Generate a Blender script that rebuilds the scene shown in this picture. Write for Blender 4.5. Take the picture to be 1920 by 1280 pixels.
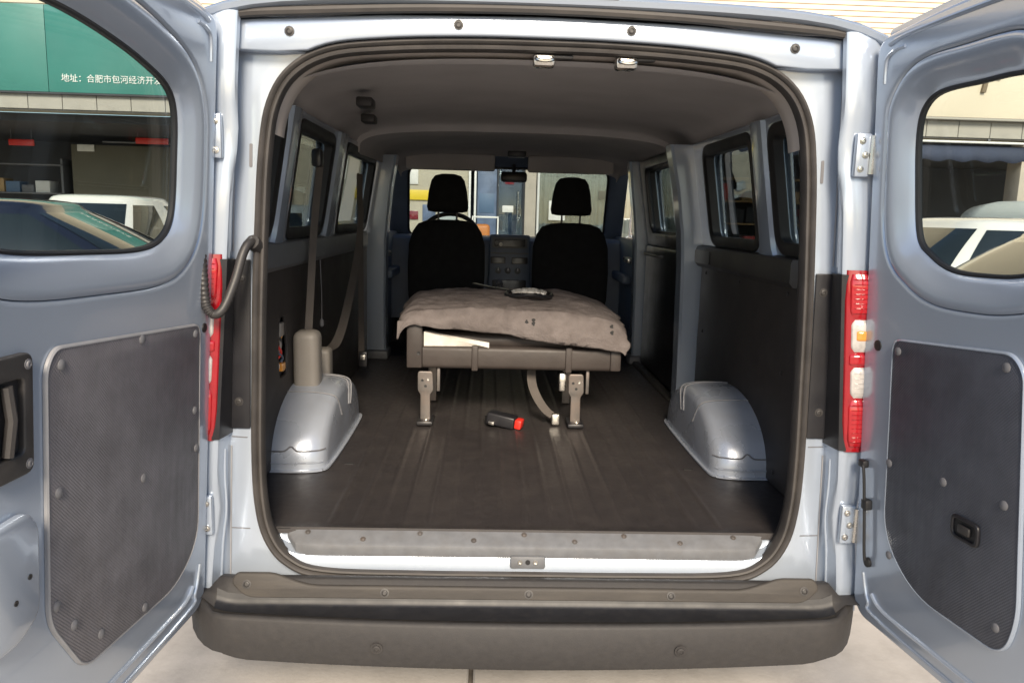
import bpy, bmesh, math, random
from mathutils import Vector, Matrix
random.seed(7)
for o in list(bpy.data.objects): bpy.data.objects.remove(o)
SC = bpy.context.scene; COL = SC.collection
R = math.radians
# ---------------------------------------------------------------- camera
cam = bpy.data.cameras.new('camera'); camo = bpy.data.objects.new('camera', cam); COL.objects.link(camo)
yaw, pit, rol = R(1.9), R(-9.25), R(1.56)
fw = Vector((math.sin(yaw)*math.cos(pit), math.cos(yaw)*math.cos(pit), math.sin(pit)))
r0 = Vector((math.cos(yaw), -math.sin(yaw), 0)); u0 = r0.cross(fw)
rt = r0*math.cos(rol)+u0*math.sin(rol); up = -r0*math.sin(rol)+u0*math.cos(rol)
camo.matrix_world = Matrix(((rt.x, up.x, -fw.x, -0.13), (rt.y, up.y, -fw.y, -2.031), (rt.z, up.z, -fw.z, 1.552), (0, 0, 0, 1)))
cam.sensor_width = 36; cam.lens = 1440*36/1920; cam.clip_start = .02; cam.clip_end = 500
SC.camera = camo
# ---------------------------------------------------------------- light
SUN_EL, SUN_AZ = R(33), R(177)           # azimuth clockwise from +Y: behind and to the right of the camera
world = bpy.data.worlds.new('World'); SC.world = world; world.use_nodes = True
wn = world.node_tree; bg = wn.nodes['Background']
sky = wn.nodes.new('ShaderNodeTexSky'); sky.sky_type = 'NISHITA'; sky.sun_disc = False
sky.sun_elevation = SUN_EL; sky.sun_rotation = SUN_AZ; sky.air_density = 1.0; sky.dust_density = 1.2; sky.ozone_density = 1.0
wn.links.new(sky.outputs[0], bg.inputs[0]); bg.inputs[1].default_value = .10
sl = bpy.data.lights.new('sun', 'SUN'); so = bpy.data.objects.new('sun', sl); COL.objects.link(so)
sl.energy = 3.9; sl.angle = R(20); sl.color = (1, .86, .68)
sd = Vector((math.sin(SUN_AZ)*math.cos(SUN_EL), math.cos(SUN_AZ)*math.cos(SUN_EL), math.sin(SUN_EL)))
so.rotation_euler = (-sd).to_track_quat('-Z', 'Y').to_euler(); so.location = (6, -6, 12)
vs = SC.view_settings; vs.view_transform = 'Standard'; vs.look = 'None'; vs.gamma = 1; vs.exposure = .85
SC.render.engine = 'CYCLES'
GZ = .13                                   # ground level
# ---------------------------------------------------------------- materials
def nodemat(name):
    m = bpy.data.materials.new(name); m.use_nodes = True
    return m, m.node_tree, m.node_tree.nodes['Principled BSDF']
def mat(name, col, rough=.5, metal=0, var=.12, vscale=6, bump=0, bscale=60, coat=0, rvar=.1, dust=None, dscale=3, damt=.5, stretch=(1, 1, 1), spec=.5):
    m, nt, b = nodemat(name); N, L = nt.nodes, nt.links
    tc = N.new('ShaderNodeTexCoord'); mp = N.new('ShaderNodeMapping'); mp.inputs['Scale'].default_value = stretch
    L.new(tc.outputs['Object'], mp.inputs[0])
    n1 = N.new('ShaderNodeTexNoise'); n1.inputs['Scale'].default_value = vscale; n1.inputs['Detail'].default_value = 6; L.new(mp.outputs[0], n1.inputs[0])
    r = N.new('ShaderNodeMapRange'); r.inputs[1].default_value = .3; r.inputs[2].default_value = .7; r.inputs[3].default_value = 1-var; r.inputs[4].default_value = 1+var
    L.new(n1.outputs[0], r.inputs[0])
    mx = N.new('ShaderNodeMix'); mx.data_type = 'RGBA'; mx.blend_type = 'MULTIPLY'; mx.inputs[0].default_value = 1
    mx.inputs[6].default_value = (*col, 1); L.new(r.outputs[0], mx.inputs[7]); out = mx.outputs[2]
    if dust:
        n2 = N.new('ShaderNodeTexNoise'); n2.inputs['Scale'].default_value = dscale; n2.inputs['Detail'].default_value = 9; n2.inputs['Roughness'].default_value = .65; L.new(mp.outputs[0], n2.inputs[0])
        r2 = N.new('ShaderNodeMapRange'); r2.inputs[1].default_value = .45; r2.inputs[2].default_value = .75; r2.inputs[3].default_value = 0; r2.inputs[4].default_value = damt; L.new(n2.outputs[0], r2.inputs[0])
        mx2 = N.new('ShaderNodeMix'); mx2.data_type = 'RGBA'; mx2.inputs[7].default_value = (*dust, 1); L.new(r2.outputs[0], mx2.inputs[0]); L.new(out, mx2.inputs[6]); out = mx2.outputs[2]
    L.new(out, b.inputs['Base Color'])
    r3 = N.new('ShaderNodeMapRange'); r3.inputs[1].default_value = .3; r3.inputs[2].default_value = .7; r3.inputs[3].default_value = max(.02, rough-rvar*.5); r3.inputs[4].default_value = min(1, rough+rvar*.5)
    L.new(n1.outputs[0], r3.inputs[0]); L.new(r3.outputs[0], b.inputs['Roughness'])
    b.inputs['Metallic'].default_value = metal; b.inputs['Coat Weight'].default_value = coat; b.inputs['Specular IOR Level'].default_value = spec
    if bump:
        n4 = N.new('ShaderNodeTexNoise'); n4.inputs['Scale'].default_value = bscale; n4.inputs['Detail'].default_value = 4; L.new(mp.outputs[0], n4.inputs[0])
        bp = N.new('ShaderNodeBump'); bp.inputs['Strength'].default_value = bump; bp.inputs['Distance'].default_value = .01; L.new(n4.outputs[0], bp.inputs['Height']); L.new(bp.outputs[0], b.inputs['Normal'])
    return m
def checkmat(name, col, scale, rough, strength=.4):
    """embossed vinyl board: fine diagonal diamond relief"""
    m, nt, b = nodemat(name); N, L = nt.nodes, nt.links
    tc = N.new('ShaderNodeTexCoord')
    hs = []
    for ang in (45, -45):
        mp = N.new('ShaderNodeMapping'); mp.inputs['Rotation'].default_value = (R(ang), 0, R(4)); L.new(tc.outputs['Object'], mp.inputs[0])
        w = N.new('ShaderNodeTexWave'); w.bands_direction = 'Y'; w.inputs['Scale'].default_value = scale; w.inputs['Distortion'].default_value = .3; L.new(mp.outputs[0], w.inputs[0]); hs.append(w)
    ad = N.new('ShaderNodeMath'); ad.operation = 'ADD'; L.new(hs[0].outputs['Fac'], ad.inputs[0]); L.new(hs[1].outputs['Fac'], ad.inputs[1])
    bp = N.new('ShaderNodeBump'); bp.inputs['Strength'].default_value = strength; bp.inputs['Distance'].default_value = .004; L.new(ad.outputs[0], bp.inputs['Height']); L.new(bp.outputs[0], b.inputs['Normal'])
    n = N.new('ShaderNodeTexNoise'); n.inputs['Scale'].default_value = 9; n.inputs['Detail'].default_value = 10; n.inputs['Roughness'].default_value = .7; L.new(tc.outputs['Object'], n.inputs[0])
    cr = N.new('ShaderNodeValToRGB'); cr.color_ramp.elements[0].position = .35; cr.color_ramp.elements[1].position = .8
    cr.color_ramp.elements[0].color = (*[c*.85 for c in col], 1); cr.color_ramp.elements[1].color = (*[min(1, c*1.5) for c in col], 1)
    L.new(n.outputs[0], cr.inputs[0]); L.new(cr.outputs[0], b.inputs['Base Color'])
    # long thin scratches
    mp = N.new('ShaderNodeMapping'); mp.inputs['Scale'].default_value = (4, 60, 6); mp.inputs['Rotation'].default_value = (R(20), 0, 0); L.new(tc.outputs['Object'], mp.inputs[0])
    n3 = N.new('ShaderNodeTexNoise'); n3.inputs['Scale'].default_value = 1; n3.inputs['Detail'].default_value = 8; L.new(mp.outputs[0], n3.inputs[0])
    r = N.new('ShaderNodeMapRange'); r.inputs[1].default_value = .35; r.inputs[2].default_value = .7; r.inputs[3].default_value = rough+.1; r.inputs[4].default_value = rough-.08; L.new(n3.outputs[0], r.inputs[0]); L.new(r.outputs[0], b.inputs['Roughness'])
    return m
def glass(name, tint, refl=.08, rough=.0):
    m = bpy.data.materials.new(name); m.use_nodes = True; nt = m.node_tree; N, L = nt.nodes, nt.links
    N.remove(N['Principled BSDF']); out = N['Material Output']
    t = N.new('ShaderNodeBsdfTransparent'); t.inputs[0].default_value = (*tint, 1)
    g = N.new('ShaderNodeBsdfGlossy'); g.inputs['Roughness'].default_value = rough; g.inputs[0].default_value = (.9, .95, 1, 1)
    fr = N.new('ShaderNodeLayerWeight'); fr.inputs['Blend'].default_value = .5
    pw = N.new('ShaderNodeMath'); pw.operation = 'POWER'; pw.inputs[1].default_value = 4.0; L.new(fr.outputs['Facing'], pw.inputs[0])
    md = N.new('ShaderNodeMath'); md.operation = 'MULTIPLY_ADD'; md.inputs[1].default_value = .8; md.inputs[2].default_value = refl*.5; L.new(pw.outputs[0], md.inputs[0])
    mx = N.new('ShaderNodeMixShader'); L.new(md.outputs[0], mx.inputs[0]); L.new(t.outputs[0], mx.inputs[1]); L.new(g.outputs[0], mx.inputs[2]); L.new(mx.outputs[0], out.inputs[0])
    return m
def emis(name, col, s):
    m, nt, b = nodemat(name); b.inputs['Base Color'].default_value = (*col, 1); b.inputs['Emission Color'].default_value = (*col, 1); b.inputs['Emission Strength'].default_value = s; return m
M = {}
M['paint'] = mat('silver_blue_paint', (.42, .48, .57), .22, .4, .02, 1.5, coat=.6, rvar=.05)
M['archpaint'] = mat('dusty_silver_paint', (.42, .46, .53), .3, .3, .05, 6, coat=.3, rvar=.2, dust=(.33, .31, .29), dscale=14, damt=.2)
M['bumper'] = mat('bumper_plastic', (.034, .0325, .033), .6, 0, .08, 60, bump=.1, bscale=600, dust=(.055, .05, .046), dscale=40, damt=.25, spec=.3)
M['black'] = mat('black_plastic', (.014, .014, .017), .35, 0, .15, 10, bump=.02, bscale=200, dust=(.06, .055, .05), damt=.3)
M['dark'] = mat('dark_plastic', (.03, .028, .028), .5, 0, .2, 10, bump=.04, bscale=200, dust=(.09, .08, .07), damt=.35)
M['scuff'] = mat('scuffed_step_plastic', (.045, .041, .038), .6, 0, .1, 60, bump=.08, bscale=600, dust=(.09, .08, .068), dscale=12, damt=.5, spec=.3, stretch=(.3, 1, 2))
M['tread'] = mat('step_tread_rubber', (.010, .0105, .013), .5, 0, .1, 14, dust=(.03, .028, .027), dscale=50, damt=.4)
M['seal'] = mat('rubber_seal', (.045, .041, .039), .6, 0, .15, 12, bump=.05, bscale=80, dust=(.085, .075, .066), dscale=6, damt=.4)
M['rubber'] = mat('black_rubber', (.016, .016, .017), .55, 0, .15, 12)
M['headliner'] = mat('headliner_fabric', (.46, .435, .43), .95, 0, .08, 4, bump=.15, bscale=400, spec=.1)
M['edgetrim'] = mat('grey_edge_trim', (.36, .32, .29), .7, 0, .08, 10)
M['floor'] = mat('vinyl_floor', (.030, .0265, .027), .46, 0, .1, 40, bump=.06, bscale=350, dust=(.062, .054, .05), dscale=9, damt=.4, rvar=.12, spec=.4)
M['hardboard'] = mat('dark_hardboard', (.03, .026, .025), .6, 0, .2, 3, bump=.04, bscale=120, dust=(.06, .05, .045), dscale=9, damt=.4, rvar=.2)
M['sill'] = mat('grey_plastic_sill', (.125, .13, .14), .5, 0, .1, 30, bump=.03, bscale=200, dust=(.10, .095, .09), dscale=20, damt=.4)
M['panelL'] = checkmat('embossed_board_lit', (.125, .12, .132), 60, .42, .25)  # left door board: the stronger light on it is put into the colour
M['panelR'] = checkmat('embossed_board_shaded', (.055, .060, .076), 60, .45, .25)  # right door board: its bluish shade is put into a darker base colour
M['bead'] = mat('edge_bead', (.27, .27, .28), .4, 0, .1, 20)
M['clip'] = mat('grey_clip', (.14, .14, .15), .5, 0, .1, 20)
M['chrome'] = mat('zinc_steel', (.62, .60, .56), .28, 1, .15, 30, rvar=.2)
M['steel'] = mat('bracket_steel', (.16, .148, .14), .45, .6, .2, 20, dust=(.15, .09, .06), dscale=10, damt=.5)
M['red'] = mat('red_lens', (.40, .010, .016), .12, 0, .1, 40, coat=.8)
M['redbase'] = mat('deep_red_lens', (.32, .008, .014), .1, 0, .1, 40, coat=.8)
M['amber'] = mat('amber_lens', (.75, .32, .06), .15, 0, .1, 40, coat=.8)
M['clear'] = mat('clear_lens', (.52, .49, .46), .12, 0, .15, 60, coat=.8)
M['darkred'] = mat('dark_red_lens', (.20, .02, .03), .15, 0, .1, 40, coat=.8)
M['cloth'] = mat('taupe_cloth', (.18, .158, .153), .95, 0, .2, 14, bump=.35, bscale=120, dust=(.10, .083, .077), dscale=9, damt=.5, spec=.1)
M['seatfab'] = mat('black_seat_fabric', (.016, .016, .017), .9, 0, .2, 20, bump=.2, bscale=300, spec=.15)
M['vinylbrown'] = mat('brown_vinyl', (.042, .034, .031), .55, 0, .15, 10, bump=.12, bscale=25, dust=(.06, .05, .043), damt=.4)
M['beige'] = mat('beige_plastic', (.28, .258, .23), .5, 0, .08, 8, bump=.03, bscale=200, dust=(.17, .145, .12), dscale=8, damt=.4)
M['belt'] = mat('grey_webbing', (.085, .074, .066), .8, 0, .1, 20, bump=.2, bscale=200)
M['dashblue'] = mat('blue_grey_plastic', (.11, .14, .20), .5, 0, .1, 8, bump=.04, bscale=200)
M['button'] = mat('black_button', (.015, .016, .02), .3, 0, .1, 20)
M['white'] = mat('white_plastic', (.72, .71, .68), .5, 0, .06, 10, dust=(.5, .46, .4), damt=.3)
M['redplastic'] = mat('red_plastic', (.62, .03, .02), .35, 0, .05, 20)
M['foam'] = mat('white_foam', (.70, .66, .60), .9, 0, .1, 20, bump=.3, bscale=60)
M['glass'] = glass('clear_glass', (.80, .85, .85)); M['tint'] = glass('tinted_glass', (.42, .46, .47), .12); M['wsglass'] = glass('windscreen_glass', (.66, .71, .72), .1); M['shopglass'] = glass('shop_glass', (.75, .8, .83), .2)
M['concrete'] = mat('concrete', (.44, .415, .385), .9, 0, .14, 2.2, bump=.1, bscale=60, dust=(.27, .25, .225), dscale=7, damt=.6)
M['joint'] = mat('joint_fill', (.13, .115, .10), .95, 0, .3, 20)
M['tyre'] = mat('tyre_rubber', (.02, .02, .021), .8, 0, .2, 20, dust=(.09, .08, .07), damt=.4)
# ---------------------------------------------------------------- mesh helpers
def finish(name, me, m, parent=None, ang=35, root_inv=True):
    bm = bmesh.new(); bm.from_mesh(me); bmesh.ops.remove_doubles(bm, verts=bm.verts, dist=1e-5); bmesh.ops.recalc_face_normals(bm, faces=bm.faces); bm.to_mesh(me); bm.free()
    for p in me.polygons: p.use_smooth = True
    me.set_sharp_from_angle(angle=R(ang))
    o = bpy.data.objects.new(name, me); COL.objects.link(o)
    if m is not None: me.materials.append(M[m] if isinstance(m, str) else m)
    if parent is not None: attach(o, parent)
    return o
def attach(o, parent):
    o.parent = parent
    if parent.type == 'EMPTY': o.matrix_parent_inverse = Matrix.Translation(-parent.location)
    return o
def mk(name, v, f, m, parent=None, ang=35):
    me = bpy.data.meshes.new(name); me.from_pydata([tuple(p) for p in v], [], f); return finish(name, me, m, parent, ang)
def tag(o, label, cat, group=None):
    o['label'] = label; o['category'] = cat
    if group: o['group'] = group
    return o
def thing(name, loc, label, cat, group=None):
    o = bpy.data.objects.new(name, None); COL.objects.link(o); o.location = loc; o.empty_display_size = .1
    return tag(o, label, cat, group)
I3 = lambda u, v, w: (u, v, w)
def plate(name, loops, thick, xf, m, parent=None, bev=0.0, ang=35, brs=2):
    """flat sheet with holes and rounded edges; xf maps (u, v, w in 0..thick) to the place"""
    c = bpy.data.curves.new('c', 'CURVE'); c.dimensions = '2D'; c.fill_mode = 'BOTH'; c.extrude = max(0, thick/2-bev); c.bevel_depth = bev; c.bevel_resolution = brs; c.offset = -bev
    for Lp in loops:
        s = c.splines.new('POLY'); s.points.add(len(Lp)-1); s.use_cyclic_u = True
        for p, q in zip(s.points, Lp): p.co = (q[0], q[1], 0, 1)
    o = bpy.data.objects.new('c', c); tm = o.to_mesh(); me = bpy.data.meshes.new(name)
    me.from_pydata([xf(v.co.x, v.co.y, v.co.z+thick/2) for v in tm.vertices], [], [tuple(p.vertices) for p in tm.polygons])
    o.to_mesh_clear(); bpy.data.objects.remove(o); bpy.data.curves.remove(c)
    return finish(name, me, m, parent, ang)
def rpoly(pts, r=.05, seg=6):
    out = []; n = len(pts); rs = r if isinstance(r, (list, tuple)) else [r]*n
    for i in range(n):
        p0, p, p1 = Vector(pts[i-1]).to_2d(), Vector(pts[i]).to_2d(), Vector(pts[(i+1) % n]).to_2d(); a = p0-p; b = p1-p
        rr = min(rs[i], a.length*.49, b.length*.49)
        if rr < 1e-5: out.append(tuple(p)); continue
        A = p+a.normalized()*rr; B = p+b.normalized()*rr
        for k in range(seg+1):
            t = k/seg; q = A*(1-t)**2+p*2*t*(1-t)+B*t*t; out.append((q.x, q.y))
    return out
def smooth(pts, n=6, closed=False):
    out = []; N = len(pts); P = [Vector(p) for p in pts]; rng = range(N if closed else N-1)
    for i in rng:
        g = (lambda k: P[k % N]) if closed else (lambda k: P[max(0, min(N-1, k))])
        a, b, c, d = g(i-1), g(i), g(i+1), g(i+2)
        for k in range(n):
            t = k/n; out.append(.5*((2*b)+(c-a)*t+(2*a-5*b+4*c-d)*t*t+(3*b-a-3*c+d)*t**3))
    if not closed: out.append(P[-1])
    return [tuple(p) for p in out]
def normals2(loop):
    n = len(loop); area = sum(loop[i-1][0]*loop[i][1]-loop[i][0]*loop[i-1][1] for i in range(n)); s = 1 if area > 0 else -1
    out = []
    for i in range(n):
        d = Vector(loop[(i+1) % n]).to_2d()-Vector(loop[i-1]).to_2d()
        d = d.normalized() if d.length else Vector((1, 0)); out.append((s*d.y, -s*d.x))
    return out
def offs(loop, d): return [(p[0]+n[0]*d, p[1]+n[1]*d) for p, n in zip(loop, normals2(loop))]
def sweeploop(name, loop, prof, xf, m, parent=None, closed=True, pclosed=True, ang=40):
    """profile (outward offset, depth) carried round a flat loop"""
    nr = normals2(loop); n = len(loop); k = len(prof); v = []; f = []
    for p, q in zip(loop, nr): v += [xf(p[0]+q[0]*a, p[1]+q[1]*a, d) for a, d in prof]
    for i in range(n if closed else n-1):
        for j in range(k if pclosed else k-1):
            a, b = i*k+j, i*k+(j+1) % k; c, d = ((i+1) % n)*k+(j+1) % k, ((i+1) % n)*k+j; f.append((a, b, c, d))
    return mk(name, v, f, m, parent, ang)
def loft(name, rings, m, parent=None, rclosed=True, caps=True, ang=35, closed=False):
    k = len(rings[0]); v = [p for r in rings for p in r]; f = []; n = len(rings)
    for i in range(n if closed else n-1):
        for j in range(k if rclosed else k-1):
            f.append((i*k+j, i*k+(j+1) % k, ((i+1) % n)*k+(j+1) % k, ((i+1) % n)*k+j))
    if caps and rclosed and not closed: f.append(tuple(range(k))[::-1]); f.append(tuple((n-1)*k+j for j in range(k)))
    return mk(name, v, f, m, parent, ang)
def frames(pts):
    P = [Vector(p) for p in pts]; T = [((P[min(i+1, len(P)-1)])-P[max(i-1, 0)]).normalized() for i in range(len(P))]
    a = Vector((0, 0, 1)) if abs(T[0].z) < .9 else Vector((1, 0, 0)); N = (a-T[0]*a.dot(T[0])).normalized(); out = []
    for p, t in zip(P, T):
        N = (N-t*N.dot(t)).normalized(); out.append((p, N, t.cross(N)))
    return out
def tube(name, pts, r, m, parent=None, k=8, flat=None, ref=None):
    """round tube (r may be a list) or a flat strap: flat=(half width, half thickness), ref = width direction"""
    rings = []
    for i, (p, n, b) in enumerate(frames(pts)):
        rr = r[i] if isinstance(r, list) else r
        if flat:
            if ref is not None:
                t = n.cross(b); b2 = Vector(ref); n = (b2-t*b2.dot(t)).normalized(); b = t.cross(n)
            rings.append([p+n*flat[0]*s+b*flat[1]*q for s, q in ((1, 1), (-1, 1), (-1, -1), (1, -1))])
        else: rings.append([p+n*rr*math.cos(2*math.pi*j/k)+b*rr*math.sin(2*math.pi*j/k) for j in range(k)])
    return loft(name, rings, m, parent, ang=40)
def box(name, lo, hi, m, parent=None, bev=.004, seg=2, xf=None):
    bm = bmesh.new(); bmesh.ops.create_cube(bm, size=1)
    for v in bm.verts: v.co = Vector([(a+b)/2+c*(b-a) for a, b, c in zip(lo, hi, v.co)])
    if bev: bmesh.ops.bevel(bm, geom=bm.edges[:], offset=min(bev, .45*min(abs(b-a) for a, b in zip(lo, hi))), segments=seg, profile=.5, affect='EDGES')
    if xf:
        for v in bm.verts: v.co = xf(*v.co)
    me = bpy.data.meshes.new(name); bm.to_mesh(me); bm.free(); return finish(name, me, m, parent)
def lathe(name, prof, base, axis, m, parent=None, k=16, ang=35):
    ax = Vector(axis).normalized(); a = Vector((0, 0, 1)) if abs(ax.z) < .9 else Vector((1, 0, 0)); n = (a-ax*a.dot(ax)).normalized(); b = ax.cross(n); B = Vector(base)
    rings = [[B+ax*h+(n*math.cos(2*math.pi*j/k)+b*math.sin(2*math.pi*j/k))*r for j in range(k)] for r, h in prof]
    return loft(name, rings, m, parent, ang=ang)
def bolt(name, p, axis, r, m, parent, h=None):
    h = h or r*.6
    o = lathe(name, [(r*1.5, 0), (r*1.5, h*.25), (r, h*.3), (r*.95, h*.8), (r*.6, h), (r*.55, h*.6), (.0005, h*.6)], p, axis, m, parent, 10); return o
def copy_to(o, dx, parent=None):
    c = o.copy(); COL.objects.link(c); c.location = o.location+Vector(dx)
    if parent is not None: c.parent = parent
    return c
def fbm(x, y, s=0):
    from mathutils import noise
    return noise.fractal(Vector((x, y, s)), 1.0, 2.0, 4)
#@@SETTING
# ================================================================ ground
base = mk('ground', [(-150, -150, GZ-.03), (150, -150, GZ-.03), (150, 150, GZ-.03), (-150, 150, GZ-.03)], [(0, 1, 2, 3)], 'joint'); base['kind'] = 'structure'
pave = bpy.data.objects.new('pavement', None); COL.objects.link(pave); pave.location = (0, 0, GZ); pave['kind'] = 'structure'
slab = None
for ix in range(-6, 6):
    for iy in range(-4, 4):
        x0, y0 = -.15+ix*4, -2.2+iy*4
        if slab is None: slab = box('concrete_slab', (0, 0, -.05), (3.985, 3.985, 0), 'concrete', None, .006, 1); s = slab
        else: s = slab.copy(); COL.objects.link(s)
        s.location = (x0, y0, random.uniform(-.002, .002)); s.parent = pave
# ================================================================ van
van = thing('van', (0, 2.2, GZ), 'silver blue van with both rear doors swung open, loading bay in view', 'van')
def xs_axis(z): return .915-.0577*(z-.45)
def x_jamb(z): return .85-.039*(z-.45)
def x_post(z): return .88-.077*(z-.45)
def x_body(z): return .945-.035*(z-.45) if z < 1.4 else .912-.085*(z-1.4)
half = [(0, .524), (.30, .524), (.58, .531), (.685, .570), (.740, .645), (.762, .75), (.766, .9), (.760, 1.1), (.753, 1.3), (.742, 1.5), (.727, 1.7), (.703, 1.825), (.648, 1.91), (.55, 1.962), (.40, 1.982), (.2, 1.992)]
OPEN = [(p[0], p[1]) for p in smooth(half+[(0, 1.994)]+[(-x, z) for x, z in half[:0:-1]], 5, True)]
YZ = lambda y0: (lambda u, v, w: (u, y0+w, v))
# rear frame: jamb face, corner posts, header
jl = rpoly([(.86, .47), (x_jamb(.9)+.003, .9), (x_jamb(1.4)+.003, 1.4), (x_jamb(2.03), 2.035), (-x_jamb(2.03), 2.035), (-x_jamb(1.4)-.003, 1.4), (-x_jamb(.9)-.003, .9), (-.86, .47)], .01, 3)
frame = plate('rear_frame', [jl, offs(OPEN, -.006)], .02, YZ(.042), 'paint', van, .004)
for s in (-1, 1):
    rings = []
    for i in range(29):
        z = .47+i*(2.03-.47)/28; d = 0
        for zc in (.735, 1.73): d += math.exp(-((z-zc)/.075)**2)   # pressed pocket round each hinge
        xj, xp, xb = x_jamb(z), x_post(z), x_body(z); yy = -.034+.012*d
        rings.append([(s*x, y, z) for x, y in ((xj-.002, .045), (xj+.004, .036), (xp-.005-.008*d, -.015), (xp-.002-.006*d, yy+.005), (xp+.006, yy), (xb-.03, yy+.003), (xb-.01, yy+.012), (xb+.004, .01), (xb+.012, .06), (xb-.02, .07), (xj, .06))])
    loft('corner_post', rings, 'paint', van, ang=40)
    for zc in (.735, 1.73):   # hinges
        xh = xs_axis(zc)-.02
        hg = box('hinge', (s*xh-.02, -.046, zc-.055), (s*xh+.02, -.026, zc+.055), 'paint', van, .006)
        lathe('hinge_pin', [(.002, -.05), (.009, -.048), (.009, .048), (.002, .05)], (s*(xh+.022), -.045, zc), (0, 0, 1), 'chrome', hg, 10)
        for dz in (-.035, 0, .035): bolt('bolt', (s*(xh-.006+.01*(dz == 0)), -.047, zc+dz), (0, -1, 0), .006, 'chrome', hg)
    # dark plastic infill on the jamb beside each lamp
    inf = plate('jamb_infill', [rpoly([(s*.775, .957), (s*(x_jamb(.957)-.002), .957), (s*(x_jamb(1.42)-.002), 1.42), (s*.762, 1.42)], .004, 2)], .006, YZ(.034), 'black', van, .002)
    for zc, xx in ((1.369, .785), (1.033, .803)): bolt('bolt', (s*xx, .034, zc), (0, -1, 0), .008, 'dark', inf)
    rings = []
    for i in range(9):
        z = .945+i*(1.424-.945)/8; xj, xp = x_jamb(z), x_post(z)
        rings.append([(s*x, y, z) for x, y in ((xj-.006, .041), (xp-.010, -.014), (xp-.006, -.036), (xp+.012, -.042), (xp+.012, -.03))])
    loft('jamb_side_infill', rings, 'black', van, rclosed=False)
    # tail lamp
    def lampsec(name, z0, z1, xa, xb2, m, parent, y=-.047, k=7):
        rr = []
        for i in range(k):
            t = i/(k-1); z = z0+t*(z1-z0); e = .006*(1 if i in (0, k-1) else 0)
            a, b = x_post(z)+xa+e, x_body(z)+xb2-e; yo = y+e
            rr.append([(s*x, yy, z) for x, yy in ((a, yo+.02), (a, yo+.004), (a+.004, yo), (b-.02, yo+.001), (b-.005, yo+.012), (b, yo+.03), (b, yo+.07))])
        return loft(name, rr, m, parent, rclosed=False, ang=50)
    tl = lampsec('tail_lamp', .943, 1.436, .002, .012, 'redbase', van)
    lampsec('fog_lens', .960, 1.088, .013, .003, 'red', tl, -.053)
    lampsec('reversing_lens', 1.095, 1.178, .017, .003, 'clear', tl, -.053)
    lampsec('lens_band', 1.182, 1.216, .012, .003, 'red', tl, -.052)
    lampsec('brake_lens', 1.310, 1.426, .013, .003, 'red', tl, -.053)
    lampsec('indicator_lens', 1.220, 1.306, .017, .003, 'clear', tl, -.053)
    lampsec('indicator_bulb', 1.248, 1.280, .028, -.016, 'amber', tl, -.056)
    for zz in [.972+.0125*i for i in range(9)]+[1.322+.0125*i for i in range(8)]: lampsec('lens_rib', zz, zz+.005, .017, -.001, 'red', tl, -.0555, 3)
    for zz in (1.108, 1.121, 1.134, 1.147, 1.160): lampsec('lens_rib', zz, zz+.004, .021, -.001, 'clear', tl, -.0548, 3)
    # pressed ridge on the jamb side, seam sealer in the corner
    rid = []
    for i in range(60):
        z = .50+i*(2.0-.50)/59
        if .93 < z < 1.44: continue
        d = sum(math.exp(-((z-zc)/.075)**2) for zc in (.735, 1.73)); t = .5; rid.append((z, s*((x_jamb(z)+.004)*(1-t)+(x_post(z)-.005-.008*d)*t-.0012-.004*d), .036*(1-t)-.015*t))
    for lo_, hi_ in ((0, .94), (1.43, 3)):
        seg = [(x, y, z) for z, x, y in rid if lo_ < z < hi_]
        tube('pressed_ridge', seg, .0035, 'paint', van, 8); tube('seam_sealer', [(s*(x_jamb(z)-.003), .041, z) for x, y, z in seg], .0022, 'bead', van, 6)
    for zz in (.665, .93): tube('joint_line', [(s*(.785), .0415, zz), (s*(x_jamb(zz)-.004), .0415, zz+.002)], .0016, 'clip', van, 6)
    plate('drain_slot', [rpoly([(s*.752, 1.66), (s*.760, 1.66), (s*.758, 1.72), (s*.750, 1.72)], .003, 3)], .002, YZ(.0405), 'clip', van)
# header panel over the opening
top = [(p[0], p[1]+.004) for p in OPEN if p[1] > 1.90 and abs(p[0]) < .66]; top.sort()
hl = [(-.772, 1.945), (-.672, 1.943)]+[p for p in top if p[1] > 1.945]+[(.672, 1.943), (.772, 1.945), (.762, 2.018), (.4, 2.04), (0, 2.048), (-.4, 2.04), (-.762, 2.018)]
hp = plate('header_panel', [hl], .04, YZ(.0), 'paint', van, .005)
for x, z in ((-.639, 1.992), (.639, 1.992), (-.218, 2.021), (.218, 2.021)): bolt('bolt', (x, -.0005, z), (0, -1, 0), .0085, 'dark', hp, .005)
ws = smooth([(-.80, -.012, 1.985), (-.79, -.012, 2.008), (-.755, -.014, 2.027), (-.6, -.016, 2.038), (-.3, -.018, 2.053), (0, -.019, 2.058), (.3, -.018, 2.053), (.6, -.016, 2.038), (.755, -.014, 2.027), (.79, -.012, 2.008), (.80, -.012, 1.985)], 5)
tube('roof_weatherstrip', ws, .0115, 'seal', van, 8)
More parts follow.
